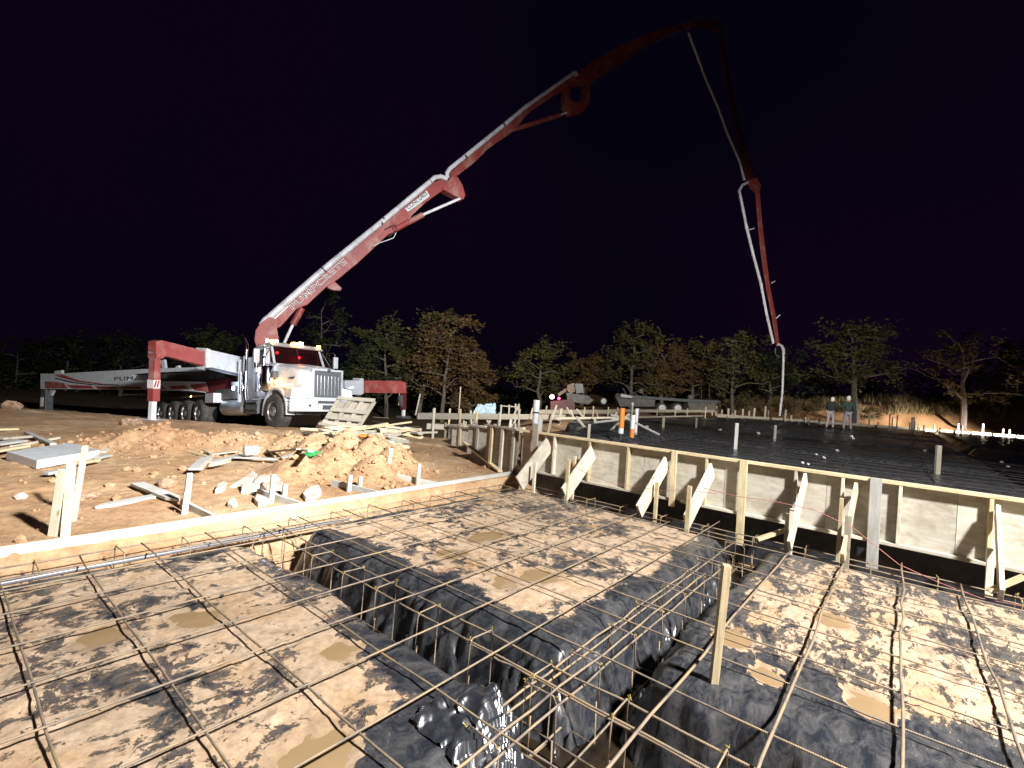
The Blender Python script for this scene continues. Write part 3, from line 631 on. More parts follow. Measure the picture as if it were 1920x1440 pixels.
for px, py, z0, wd, m_ in [(1262, 900, .02, .085, 'new'), (1391, 940, -.30, .10, 'new'), (1641, 960, -.20, .115, 'grey'), (1003, 830, .3, .12, 'old')]:
    y = YX(px, py, 7.18); plank('scab_board', (7.188, y, z0), (7.188, y+.01, .862 if px != 1003 else 1.0), wd, .034, M[m_], fw, side=(0, 1, 0))
BR = [(4.92, .66, .30, 'ply', .02), (4.02, .64, .27, 'bright', .02), (2.78, .66, .24, 'bright', .05), (2.12, .66, .25, 'ply', .06), (.93, .74, .19, 'bright', .02), (.42, .72, .17, 'new', .04), (-.80, .70, .18, 'bright', .03)]
for i, (y, zt, wd, m_, dy) in enumerate(BR):
    plank('brace', (6.42, y, .02), (7.20, y-dy, zt), wd, .036, M[m_], fw, side=(0, 0, 1))
for px, yt, yb, m_, wd in [(1003, 868, 917, 'bright', .05), (1064, 862, 936, 'new', .06), (1076, 856, 925, 'new', .05), (1209, 901, 940, 'new', .05), (1232, 905, 966, 'new', .05), (1292, 912, 996, 'new', .055),
                           (1479, 964, 1030, 'bright', .05), (1486, 955, 1034, 'bright', .05), (1577, 935, 1045, 'new', .04), (1592, 968, 1056, 'old', .06), (1873, 990, 1070, 'new', .07), (1862, 1030, 1098, 'bright', .06)]:
    b = G(px, yb, -.05); hh = (yb-yt)/F*depth_of(b); plank('stake', b+Vector((0, .03, -.12)), b+Vector((0, .03, hh)), wd, .036, M[m_], fw, side=(0, 1, 0))
for p0, p1 in [((6.47, 1.28, .0), (6.72, .98, .16)), ((6.46, -.72, .02), (6.5, -.95, .22))]: plank('scrap_block', p0, p1, .07, .036, M['new'], fw)
# pink mason's line
cs = [onX(*p, 6.55) for p in [(1022, 818), (1060, 862), (1100, 888), (1150, 907), (1200, 914), (1240, 920), (1275, 919), (1345, 925)]]
cs2 = [onX(*p, 6.45) for p in [(1320, 915), (1380, 930), (1452, 940), (1530, 957), (1600, 990), (1685, 1058), (1760, 1092), (1840, 1122), (1925, 1138)]]
tag(MB().tube(cs, .0035, 5).build('string_line', M['string'], world=True), 'thin dark string sagging in front of the wall braces from the corner', 'string')
tag(MB().tube(cs2, .004, 5).build('string_line', M['string'], world=True), 'pinkish string running down along the right end of the form wall', 'string')
# near single stake
b = G(1337, 1278, -.05)
tag(plank('stake', b-Vector((0, 0, .12)), Vector((b.x+.01, b.y-.03, onX(1351, 1057, b.x).z)), .046, .040, M['new'], side=(.55, -.85, 0)), 'single pale upright stake standing on the near corner of the right pad', 'stake')
# second leg of the forms beyond the corner
fw2 = empty('form_wall', (9, 8.5, 0), 'shorter plywood form wall stepping back from the corner towards the far boards', 'form wall')
cor = [(7.36, 5.72, .80), (7.5, 6.7, .74), (8.5, 6.6, .62), (8.6, 8.3, .52), (9.55, 8.2, .42), (9.6, 9.9, .36), (10.5, 9.75, .28), (10.7, 11.2, .30), (11.5, 11.1, .30)]
for i, (a, b) in enumerate(zip(cor[:-1], cor[1:])):
    zt = a[2]; a = Vector((a[0], a[1], 0)); b = Vector((b[0], b[1], 0)); d = (b-a).normalized(); n = Vector((d.y, -d.x, 0)); n = n if n.dot(CAMD) < 0 else -n
    zb = -.30 if i < 2 else -.12
    plank('plywood_panel', a+d*.012+Vector((0, 0, (zt+zb)/2)), b-d*.012+Vector((0, 0, (zt+zb)/2)), zt-zb, .018, M['plyblue' if i == 5 else ('ply' if i else 'old')], fw2, side=(0, 0, 1), bev=.001)
    plank('top_plate', a+n*.04+Vector((0, 0, zt+.02)), b+n*.04+Vector((0, 0, zt+.02)), .09, .038, M['old'], fw2)
    for k in range(2 if i % 2 else 3):
        q = a.lerp(b, (k+.3)/3.0)+n*.06; plank('stud', q+Vector((0, 0, zb)), q+Vector((0, 0, zt-.002 if (i+k) % 3 else zt+.14)), .075, .036, M[['old', 'ply', 'new', 'ply'][(i+k) % 4]], fw2, side=d)
# stakes, braces and loose pieces round the corner
for k, (px, yt, yb, zb, wd, m_, ln, lab) in enumerate([
    (945, 786, 878, -.06, .055, 'bright', .05, 'tallest white upright stake just left of the wall corner'),
    (1008, 785, 860, .05, .10, 'grey', .0, 'wide grey upright board rising above the wall corner'),
    (935, 775, 812, .2, .05, 'ply', .03, 'pale stake behind the tall white stake by the wall corner'),
    (960, 782, 815, .2, .06, 'ply', .10, 'leaning pale stake right of the tall white stake'),
    (928, 793, 850, -.04, .06, 'ply', .35, 'short grey stake leaning right beside the plywood forms'),
    (889, 798, 845, -.06, .05, 'new', .22, 'yellowish brace stake beside the blue grey plywood panel'),
    (868, 788, 812, .1, .045, 'ply', .0, 'small upright stake above the blue grey plywood panel'),
    (890, 785, 805, .2, .05, 'new', .02, 'small yellow stake between the long board and the plywood forms'),
    (1024, 785, 825, .4, .06, 'old', .12, 'weathered stake just right of the capped white pipe'),
    (853, 800, 812, .05, .045, 'ply', 0, 'stubby stake at the left end of the blue grey plywood panel'),
    (966, 800, 838, .2, .05, 'bright', .0, 'short white block stake at the top of the wall corner'),
    (860, 725, 777, .3, .05, 'old', .0, 'tall lone stake left of the pale blue tarp')]):
    tag(stake_on(px, yt, yb, zb, wd, .036, m_, lean=ln), lab, 'stake')
p0 = G(938, 884, -.02); p1 = D(870, 829, depth_of(G(880, 850, -.06))-.6)
tag(plank('loose_board', p0, p1, .10, .038, M['new']), 'yellowish board propped diagonally from the dirt down to the wall corner', 'board')
# far-left boards on edge with their stakes
def formrun(label, P0, P1, hgt, m_, nst, zst=(.05, .22), pieces=2):
    r = empty('form_board', (P0+P1)/2, label, 'form board')
    for i in range(pieces):
        a = P0.lerp(P1, i/pieces); b = P0.lerp(P1, (i+1)/pieces-.002); plank('board', a, b, hgt, .04, M[m_], r, side=(0, 0, 1))
    d = (P1-P0).normalized(); n = Vector((d.y, -d.x, 0)); n = n if n.dot(CAMD) < 0 else -n
    for i in range(nst):
        q = P0.lerp(P1, (i+random.uniform(.25, .75))/nst)+n*.045; g = gz(q.x, q.y) if not inpoly(np.array(q.x), np.array(q.y), SLAB) else .5
        plank('stake', Vector((q.x, q.y, g-.1)), Vector((q.x+random.uniform(-.06, .06), q.y, q.z+hgt/2+random.uniform(*zst))), .075, .038, M[random.choice(['new', 'old', 'ply'])], r, side=d)
    return r
Z_ = Vector((0, 0, 1))
formrun('long weathered form board on edge beyond the corner, left of the white pipe', G(783, 780, .55), G(1060, 782, .62), .20, 'old', 7)
formrun('lower weathered board below the long form board beyond the corner', G(800, 799, .22), G(985, 806, .25), .18, 'ply', 4)
formrun('second weathered form board further back behind the white pipe', D(1010, 772, 24), D(1160, 772, 26), .20, 'old', 5)
formrun('third weathered board lying level behind the pale blue tarp', D(1140, 770, 27), D(1340, 771, 30), .16, 'old', 6)
o = MB().tube([G(1045, 785, .78), G(1180, 783, .80), G(1318, 780, .82)], .045, 8).build('screed_pipe', M['bright'], smooth=True, world=True); tag(o, 'long straight pale screed rail crossing the slab behind the orange pipes', 'screed rail')
for k, (px, yt, yb, lab) in enumerate([(812, 765, 808, 'upright stake nailed through the long weathered board'), (780, 738, 775, 'leaning double stake at the left end of the long weathered board'), (842, 766, 792, 'pale stake crossing the long weathered board'), (748, 731, 757, 'thin pale stake standing below the far red outrigger')]):
    b = G(px, yb, -.05) if k else G(px, yb, -.06); tag(stake_on(px, yt, yb, -.05, .075, .038, 'new' if k != 1 else 'old', lean=.1 if k == 1 else 0), lab, 'stake')
for k in range(18):   # clutter of small braces behind the corner
    px = random.choice([random.uniform(1020, 1130), random.uniform(880, 1010), random.uniform(1040, 1200)]); py = random.uniform(790, 815) if k % 2 else random.uniform(775, 795); z = .58 if px > 960 else .1
    b = G(px, py, z); ln = random.uniform(-.8, .8); h = random.uniform(.25, .6)
    tag(plank('brace_stake', b-Vector((0, 0, .05)), b+Vector((ln*h, -ln*h, h)), .07, .036, M['old'], side=(1, -1, 0)), 'small weathered brace stake in the clutter behind the wall corner', 'stake', 'brace stakes behind the wall corner')
o = MB(); q = G(1120, 812, .72)
for i in range(3): o.tube([q+Vector((random.uniform(-.4, .4), random.uniform(-.3, .3), .25+.1*i)), q+Vector((.5, -.5, .38)), q+Vector((1.0, -1.1, .06))], .025, 5)
tag(o.build('bent_strips', M['grey'], world=True), 'pale bent strips resting on the braces behind the wall corner', 'wood strips')
tb = D(945, 762, 21)
r = empty('saw_horse', tb, 'small weathered frame standing right of the pale blue tarp', 'wooden frame')
A = [D(x, y, 21) for x, y in [(938, 757), (941, 776), (975, 762), (954, 777)]]
plank('rail', D(938, 761, 21), D(975, 763, 21), .09, .05, M['old'], r)
for px in (939, 954, 966, 972): plank('leg', D(px, 779, 21), D(px+1, 757 if px > 960 else 759, 21), .07, .04, M['old'], r, side=(1, -1, 0))
# tarp
def blob(name, c, sx, sy, sz, seed, mat, amp=.35, sub=3, freq=1.6, Rz=0):
    bm = bmesh.new(); bmesh.ops.create_icosphere(bm, subdivisions=sub, radius=1.0)
    for v in bm.verts:
        p = v.co; k = 1+amp*float(fbm(np.array(p.x*freq+seed), np.array(p.y*freq+p.z*1.7), seed, 3)); v.co = Vector((p.x*sx*k, p.y*sy*k, p.z*sz*k))
    me = bpy.data.meshes.new(name); bm.to_mesh(me); bm.free(); me.materials.append(mat); return link(name, me, None, Matrix.Translation(c) @ Matrix.Rotation(Rz, 4, 'Z'))
def sheet(name, c, w_, h_, seed, mat):
    X, Y = np.meshgrid(np.linspace(-.5, .5, 26), np.linspace(0, 1, 18)); sk = .55+.45*np.sin(Y*2.2)
    Xw = (X*(1-.35*Y)+.25*Y*(X > .1)*.5)*w_; Zw = Y*h_*(.72+.35*fbm(X*3+seed, Y, seed))+.0; Yw = -.3*(1-Y)+fbm(X*5, Y*4, seed+1)*.16
    P = [Vector((-.632*-a+.775*-b*-1 if 0 else 0, 0, 0)) for a, b in []]
    WX = c.x+.632*Xw+.775*Yw; WY = c.y-.775*Xw+.632*Yw; me = gridmesh(name, WX-c.x, WY-c.y, Zw, mat); me.polygons.foreach_set('use_smooth', [False]*len(me.polygons))
    return link(name, me, None, Matrix.Translation(c))
tag(sheet('tarp', D(909, 776, 22), 1.05, .62, 4, M['tarp']), 'crumpled pale blue tarp standing up behind the long weathered board', 'tarp')

# ---- debris on the left dirt
def lay(name, pxa, pya, pxb, pyb, w_, t_, m_, label, cat='board', dz=.02, dz2=None, za=None, taper=0, group=None, near=True):
    def gp(px, py, dz):
        z = -.05
        for _ in range(6): q = G(px, py, z+dz); z = gz(q.x, q.y)
        return G(px, py, z+dz)
    a = gp(pxa, pya, dz); b = gp(pxb, pyb, dz if dz2 is None else dz2)
    return tag(plank(name, a, b, w_, t_, M[m_], taper=taper), label, cat, group)
def ups(px0, py0, px1, py1, w_, m_, lab, zb=-.06, dd=.0):
    b = G(px0, py0, zb); d0 = depth_of(b)+dd; tp = D(px1, py1, d0); tag(plank('stake', b-(tp-b).normalized()*.12, tp, w_, .04, M[m_], side=(1, -.9, 0)), lab, 'stake')
ups(100, 1004, 119, 880, .075, 'bright', 'wide pale stake leaning right, leftmost of the crossed stakes by the form board')
ups(122, 1006, 134, 866, .06, 'bright', 'straight pale stake in the middle of the crossed stakes', dd=.03)
ups(137, 978, 160, 836, .045, 'ply', 'thinnest and tallest of the crossed stakes, leaning far right', dd=.3)
lay('loose_plank', 178, 952, 299, 929, .13, .035, 'grey', 'pointed weathered plank lying flat below the crossed planks', taper=.15)
lay('loose_plank', 336, 938, 257, 907, .15, .035, 'grey', 'grey pointed plank lying across the end of another plank', dz=.05, taper=.18)
def slabpanel(label, pa, pb, pc, h, mat, name):
    a, b, c = [G(*p, -.05) for p in (pa, pb, pc)]; d = b+(c-a); m_ = MB(); base = [b, a, c, b+(c-a)]
    m_.prism([p+Vector((0, 0, h/2)) for p in (b, a, c, b+c-a)], (0, 0, h)); o = m_.build(name, mat, bev=.008, world=True); return tag(o, label, 'panel')
slabpanel('large flat pale grey form panel lying on the dirt at left', (68, 880), (11, 862), (186, 858), .13, M['white2'], 'flat_panel')
for k, a in enumerate([(-5, 805, 34, 804, .18, 'new', 'short thick pale board at the left edge of the picture'), (-10, 833, 40, 826, .22, 'grey', 'wide grey board under the scrap at the left edge'), (-8, 846, 52, 836, .10, 'new', 'yellowish board just behind the large grey panel'),
      (22, 838, 110, 821, .06, 'bright', 'thin pale strip crossing the scrap behind the large grey panel'), (50, 811, 100, 833, .09, 'grey', 'grey board pointing back from the large grey panel'), (0, 822, 60, 818, .16, 'old', 'weathered board lying furthest back in the left scrap'),
      (188, 848, 221, 829, .14, 'ply', 'grey board end sticking up right of the large panel'), (184, 858, 203, 853, .12, 'grey', 'small grey board end right of the large panel'), (150, 868, 184, 862, .10, 'new', 'pale board poking out from under the large panel'), (108, 890, 140, 866, .05, 'new', 'thin board below the front of the large panel'),
      (85, 888, 130, 880, .10, 'grey', 'grey offcut flat in front of the large panel')]):
    lay('loose_plank', *a[:4], a[4], .04, a[5], a[6], dz=.04+.02*(k % 3))
for k, a in enumerate([(318, 837, 395, 858, .06, 'new', 'long pale strip at the left tip of the middle scrap heap'), (362, 834, 398, 852, .045, 'bright', 'short pale strip leaning on the left of the middle scrap heap'), (372, 880, 397, 855, .10, 'bright', 'pale board with square end at the front of the middle scrap heap'),
      (362, 880, 385, 858, .14, 'grey', 'grey board end at the front left of the middle scrap heap'), (392, 868, 470, 850, .16, 'grey', 'wide grey board in the middle scrap heap'), (395, 852, 444, 846, .08, 'old', 'weathered board at the back of the middle scrap heap'),
      (440, 857, 520, 861, .12, 'grey', 'long grey board lying level in the middle scrap heap'), (450, 850, 540, 826, .04, 'new', 'long thin strip rising right in the middle scrap heap'), (490, 842, 546, 830, .07, 'ply', 'pale board behind the white bucket'),
      (530, 858, 575, 844, .10, 'grey', 'grey board at the right end of the middle scrap heap'), (505, 843, 520, 856, .09, 'new', 'short pale offcut on top of the middle scrap heap'), (560, 846, 577, 828, .035, 'bright', 'thin stick poking up at the right of the middle scrap heap'),
      (500, 848, 560, 842, .09, 'old', 'brown board behind the short offcut of the middle scrap heap'), (560, 842, 583, 846, .09, 'bright', 'pale block beside the green plastic'), (395, 873, 424, 866, .07, 'bright', 'small pale offcut below the middle scrap heap')]):
    lay('loose_plank', *a[:4], a[4], .03, a[5], a[6], dz=.05+.015*(k % 4))
c = G(471, 845, .16); tag(MB().lathe([(.07, -.12), (.085, -.11), (.085, .1), (.07, .12)], c, 'x', 14).build('bucket', M['pvc'], smooth=True, world=True), 'small white bucket lying on the middle scrap heap', 'bucket')
c = G(583, 851, .1); tag(blob('green_scrap', c, .22, .12, .05, 3, M['green'], .6), 'green plastic scrap at the right end of the middle scrap heap', 'plastic scrap')
# limestone slabs
def stone(px, py, pts, h, lab, mat='rock', tilt=0):
    h *= .7
    z = -.05
    for _ in range(4): q = G(px, py, z); z = gz(q.x, q.y)
    P = [G(a, b, z+.02) for a, b in pts]; c = sum((Vector(p) for p in P), Vector())/len(P); m_ = MB(); rings = []
    for k, (s, hh) in enumerate([(.96, -.03), (1.0, h*.4), (.95, h*.85), (.8, h)]):
        rings.append([c+(p-c)*s*random.uniform(.97, 1.03)+Vector((0, 0, hh+random.uniform(-.008, .008)+.08*(U(p.x, p.y)-U(c.x, c.y)))) for p in P])
    m_.loft(rings); tag(m_.build('limestone_slab', M[mat], world=True), lab, 'rock')
stone(455, 908, [(429, 913), (452, 914), (476, 905), (482, 896), (474, 891), (452, 903)], .05, 'pointed white limestone slab furthest left and back in the stone group')
stone(500, 905, [(474, 908), (490, 911), (522, 907), (527, 902), (520, 897), (490, 896), (478, 900)], .06, 'broad white limestone slab at the back of the stone group')
stone(470, 918, [(452, 922), (483, 923), (488, 914), (470, 910), (452, 911)], .05, 'small white limestone slab in front of the pointed slab')
stone(515, 925, [(489, 916), (506, 930), (520, 937), (532, 934), (539, 926), (530, 912), (510, 908), (492, 910)], .07, 'largest white limestone slab, front right of the stone group', tilt=.1)
stone(412, 915, [(403, 921), (418, 919), (424, 914), (421, 908), (408, 914)], .07, 'small white stone left of the limestone group')
stone(487, 942, [(476, 940), (484, 947), (500, 946), (505, 940), (492, 936), (480, 933)], .06, 'jagged pale stone in front of the limestone group')
stone(435, 944, [(426, 947), (436, 949), (445, 946), (441, 940), (432, 941)], .05, 'smallest white chip near the form board')
stone(585, 930, [(567, 930), (573, 937), (590, 936), (603, 927), (598, 918), (580, 919)], .07, 'white stone resting against the kicker behind the form board')
for k, (px, py, s, m_, lab) in enumerate([(40, 935, .06, 'rock', 'small grey stone left of the crossed stakes'), (162, 937, .09, 'brownrock', 'reddish lump right of the crossed stakes'), (238, 797, .17, 'brownrock', 'left one of the two round boulders near the outrigger foot'), (254, 798, .16, 'brownrock', 'right one of the two round boulders near the outrigger foot'),
      (313, 914, .12, 'brownrock', 'brown lump beside the crossed planks'), (612, 806, .34, 'brownrock', 'large reddish boulder left of the wooden pallet'), (22, 767, .25, 'brownrock', 'low boulder on the skyline at far left')]):
    z = -.05
    for _ in range(4): q = G(px, py, z); z = gz(q.x, q.y)
    tag(blob('boulder', Vector((q.x, q.y, z+s*.4)), s, s, s*.7, 11+k, M[m_], .45, 3), lab, 'rock')
# scattered clods
def clods():
    m_ = MB(); tb = bmesh.new(); bmesh.ops.create_icosphere(tb, subdivisions=1, radius=1); tb.verts.ensure_lookup_table(); tb.faces.ensure_lookup_table()
    vs = [v.co.copy() for v in tb.verts]; fs = [[v.index for v in f.verts] for f in tb.faces]; tb.free(); P = []
    while len(P) < 2200:
        if random.random() < .75: mx, my, mz, r, r2 = random.choice(MOUNDS); x = random.gauss(mx, r*.8); y = random.gauss(my-.3, r*.9)
        else: x = random.uniform(0, 9.5); y = random.uniform(5.9, 14)
        if y < 5.8 or x > 8.8: continue
        P.append((x, y))
    zs = ground(np.array([p[0] for p in P]), np.array([p[1] for p in P]))[0]
    for (x, y), z in zip(P, zs):
        s = min(.065, .010*random.paretovariate(1.5)); R = Matrix.Rotation(random.uniform(0, 6), 3, 'Z')
        m_.add([R @ Vector((v.x*s*random.uniform(.6, 1.2), v.y*s*random.uniform(.6, 1.2), v.z*s*random.uniform(.5, .9)))+Vector((x, y, z+s*.3)) for v in vs], fs)
    me = mesh('dirt_clods', m_.v, m_.f, M['dirt']); tag(link('dirt_clods', me), 'loose clods of red dirt strewn over the heaps', None, None, 'stuff')
clods()
# pallet and pile of offcuts in front of the truck
pr = empty('pallet', G(680, 790, 0.05), 'weathered wooden pallet frame leaning against the heap below the truck grille', 'pallet')
PP = {k: D(x, y, d) for k, (x, y, d) in dict(tl=(633, 746, 12.1), tr=(703, 751, 12.1), bl=(604, 792, 11.5), br=(672, 800, 11.5)).items()}
def pq(u_, v_): return PP['bl'].lerp(PP['br'], u_).lerp(PP['tl'].lerp(PP['tr'], u_), v_)
pn = (PP['tr']-PP['tl']).cross(PP['bl']-PP['tl']).normalized()
for v0 in (0.0, .22, .52, 1.0): plank('slat', pq(0, v0), pq(1, v0), .11, .035, M['old'], pr, side=PP['tl']-PP['bl'])
for u0 in (.02, .33, .66, .98): plank('stringer', pq(u0, 0)+pn*.05, pq(u0, 1)+pn*.05, .09, .05, M['old'], pr, side=PP['tr']-PP['tl'])
for u0, u1 in ((.04, .30), (.36, .63), (.68, .95)): plank('backing_board', pq((u0+u1)/2, .04)+pn*.10, pq((u0+u1)/2, .97)+pn*.10, .22, .018, M['old'], pr, side=PP['tr']-PP['tl'])
for px0, py0, px1, py1, lb in [(700, 768, 730, 770, 'weathered wide board highest and furthest back behind the offcut pile'), (700, 776, 733, 782, 'weathered wide board just right of the leaning pallet'), (735, 790, 785, 786, 'weathered wide board lying at the right end of the offcut pile')]:
    lay('loose_plank', px0, py0+14, px1, py1+14, .18, .05, 'old', lb, dz=.10, group='wide boards behind the offcut pile')
rr = random.Random(5)
for k in range(64):
    px = rr.uniform(615, 790) if k < 46 else rr.uniform(700, 760); py = rr.uniform(797, 812)+(px-615)*.04 if k < 46 else rr.uniform(815, 842)
    L = rr.uniform(.35, 1.3) if k < 46 else rr.uniform(.2, .5); dep = 10.9-(py-800)*.035
    c_ = D(px, py, dep); a_ = rr.gauss(-.45, .5); dv = Vector((math.cos(a_), math.sin(a_), rr.uniform(-.12, .16)))*L/2; m_ = rr.choice(['new', 'new', 'old', 'old', 'grey'])
    tag(plank('offcut', c_-dv, c_+dv, rr.choice([.04, .06, .09, .14]), .035, M[m_], roll=rr.uniform(-.5, .5)), {'new': 'loose yellowish lumber offcut', 'old': 'loose weathered brown offcut', 'grey': 'loose grey offcut'}[m_]+(' in the main heap of the pile below the truck bumper' if k < 46 else ' in the lower front spill of the pile below the truck bumper'), 'offcut', 'offcuts piled below the truck bumper')
tag(plank('offcut', D(668, 806, 10.6), D(772, 791, 10.6), .07, .04, M['new']), 'longest pale board lying across the top of the offcut pile', 'offcut')
c = D(685, 817, 10.0); tag(blob('orange_scrap', c, .16, .08, .04, 6, M['orange'], .5), 'small orange scrap under the offcut pile', 'plastic scrap')
bp_ = D(862, 812, 11.5)
MOUNDS_DONE = True
# ================================================================== THINGS ON THE SLAB
def slab_stake(px, yt, yb, wd, m_, lab, cat='stake', group=None, zb=SLABZ):
    b = G(px, yb, zb); h = (yb-yt)/F*depth_of(b)
    return tag(plank('stake', b-Z_*.05, b+Z_*h, wd, .04, M[m_], side=(1, -1, 0)), lab, cat, group)
slab_stake(1378, 793, 843, .075, 'grey', 'grey stake standing on the dark slab behind the third wall brace')
slab_stake(1452, 797, 826, .07, 'grey', 'slim grey stake on the dark slab below the hanging hose')
slab_stake(1757, 835, 889, .085, 'old', 'thick weathered stake standing alone on the right half of the slab')
slab_stake(1243, 783, 803, .08, 'old', 'short stake on the slab right of the orange banded pipes')
slab_stake(1305, 783, 799, .07, 'old', 'short stake on the slab near the end of the pale rail')
slab_stake(1103, 795, 822, .06, 'old', 'dim stake on the slab left of the orange banded pipe')
def pipe_thing(px, yt, yb, r, parts, lab, name='standpipe'):
    b = G(px, yb, SLABZ); h = (yb-yt)/F*depth_of(b); o = empty(name, b, lab, 'pipe')
    for nm, a, c_, m_, rr in parts: MB().tube([b+Z_*(h*a), b+Z_*(h*c_)], r*rr, 12).build(nm, M[m_], o, smooth=True, world=True)
    return o
pipe_thing(1163, 765, 824, .056, [('stub', 0, .19, 'black', .8), ('white_band', .19, .36, 'pvc', 1.0), ('orange_band', .36, 1.0, 'orange', 1.02)], 'upright pipe wrapped in orange tape with a white foot, leftmost on the slab')
pipe_thing(1184, 778, 823, .050, [('white_pipe', .42, 1.0, 'pvc', 1.0), ('orange_band', .06, .42, 'orange', 1.03), ('stub', 0, .06, 'black', .8)], 'upright white pipe with orange tape round its foot')
pipe_thing(1191, 766, 814, .045, [('white_pipe', 0, 1.0, 'pvc', 1.0)], 'plain bluish white pipe just behind the pipe with the orange foot')
pipe_thing(1184, 755, 790, .035, [('upright', 0, .86, 'grey', 1.0), ('elbow_cap', .86, 1.0, 'grey', 1.5)], 'thin grey bent conduit behind the white pipes')
pipe_thing(1003, 750, 800, .075, [('white_pipe', 0, .50, 'pvc', 1.0), ('dark_band', .50, .56, 'black', 1.02), ('silver_cap', .56, 1.0, 'pvc', 1.12)], 'white pipe with a silver cap standing behind the wall corner')
for k, (px, py) in enumerate([(1422, 812), (1350, 806), (1213, 800), (1600, 822), (1597, 818), (1530, 852), (1545, 858), (1505, 868), (1515, 870), (1890, 875), (1878, 866), (1735, 845), (1570, 845)]):
    c = G(px, py, SLABZ+.03); s = .035*depth_of(c)/8
    tag(blob('plastic_scrap', c, s, s*.7, s*.5, 40+k, M['hood'], .7, 2), 'small white scrap lying on the dark slab', 'plastic scrap', 'white scraps on the slab')
# far edge: boards, stakes and rebar pins along the orange berm
far = [(1345, 777, 36), (1460, 783, 38), (1560, 789, 38.5), (1680, 799, 38.5), (1800, 810, 38.5), (1960, 823, 38.5)]
fpts = [D(x, y+2, d) for x, y, d in far]
for p in fpts: p.z = SLABZ+.05
r = empty('form_board', fpts[3], 'long pale form board line edging the slab along the orange berm', 'form board')
for a, b in zip(fpts[:-1], fpts[1:]):
    plank('board', a, b, .24, .05, M['bright'], r, side=(0, 0, 1))
far_st = [(1342, 762, 781), (1353, 768, 782), (1365, 765, 783), (1378, 769, 783), (1392, 767, 786), (1404, 770, 786), (1413, 765, 787), (1434, 762, 785), (1441, 770, 788), (1472, 768, 788), (1483, 778, 792), (1500, 785, 795),
          (1510, 782, 796), (1515, 783, 798), (1629, 774, 800), (1646, 791, 802), (1711, 782, 803), (1722, 794, 803), (1732, 797, 806), (1751, 796, 806), (1796, 794, 810), (1803, 798, 811), (1842, 795, 812), (1880, 804, 816), (1892, 806, 818), (1335, 768, 780), (1322, 765, 778), (1373, 775, 789), (1310, 768, 780)]
for k, (px, yt, yb) in enumerate(far_st):
    dp = 37.5+.4*(k % 3); b = D(px, yb, dp); b.z = SLABZ; tp = D(px, yt, dp)
    wd = .26 if px in (1711,) else (.14 if yb-yt > 15 else .11)
    lab = {1711: 'thickest bright white post beside the orange berm', 1629: 'tall white post right of the two workers', 1434: 'tall bright stake left of the hanging hose'}.get(px, 'small pale wooden stake in the row along the far slab edge')
    tag(plank('stake', b, Vector((b.x+random.uniform(-.05, .05), b.y, tp.z)), wd, .06, M['bright'], side=(1, -1, 0)), lab, 'stake', None if px in (1711, 1629, 1434) else 'stakes along the far slab edge')
for k, (px, yt, yb) in enumerate([(1303, 782, 812), (1395, 785, 805), (1516, 786, 800), (1535, 785, 799), (1362, 780, 793), (1497, 790, 806), (1667, 776, 806), (1681, 778, 806), (1672, 782, 807), (1705, 792, 812), (1714, 790, 812), (1762, 802, 813), (1790, 806, 818), (1802, 797, 814), (1905, 790, 822), (1860, 812, 822)]):
    dp = 30; b = D(px, yb, dp); b.z = SLABZ; tp = D(px, yt, dp)
    tag(MB().tube([b, Vector((b.x, b.y, tp.z))], .035, 6).build('steel_pin', M['steel'], world=True), 'thin dark steel pin standing near the far slab edge', 'steel pin', 'steel pins near the far slab edge')

# ================================================================== WORKERS
def skin(name, pts, edges, mat, parent, sub=2, root=0):
    me = bpy.data.meshes.new(name); me.from_pydata([p[:3] for p in pts], edges, []); me.materials.append(mat)
    o = link(name, me, parent); md = o.modifiers.new('skin', 'SKIN'); me_s = me.skin_vertices[0] if me.skin_vertices else None
    if me_s is None:
        bm = bmesh.new(); bm.from_mesh(me); bm.verts.layers.skin.verify(); bm.to_mesh(me); bm.free(); me_s = me.skin_vertices[0]
    for i, p in enumerate(pts):
        rr = p[3]; me_s.data[i].radius = (rr, rr*(p[4] if len(p) > 4 else 1)); me_s.data[i].use_root = (i == root)
    md.use_smooth_shade = True; s = o.modifiers.new('sub', 'SUBSURF'); s.levels = s.render_levels = sub
    dg = bpy.context.evaluated_depsgraph_get(); ev = o.evaluated_get(dg); m2 = bpy.data.meshes.new_from_object(ev); o.modifiers.clear(); o.data = m2
    m2.materials.clear(); m2.materials.append(mat); return o
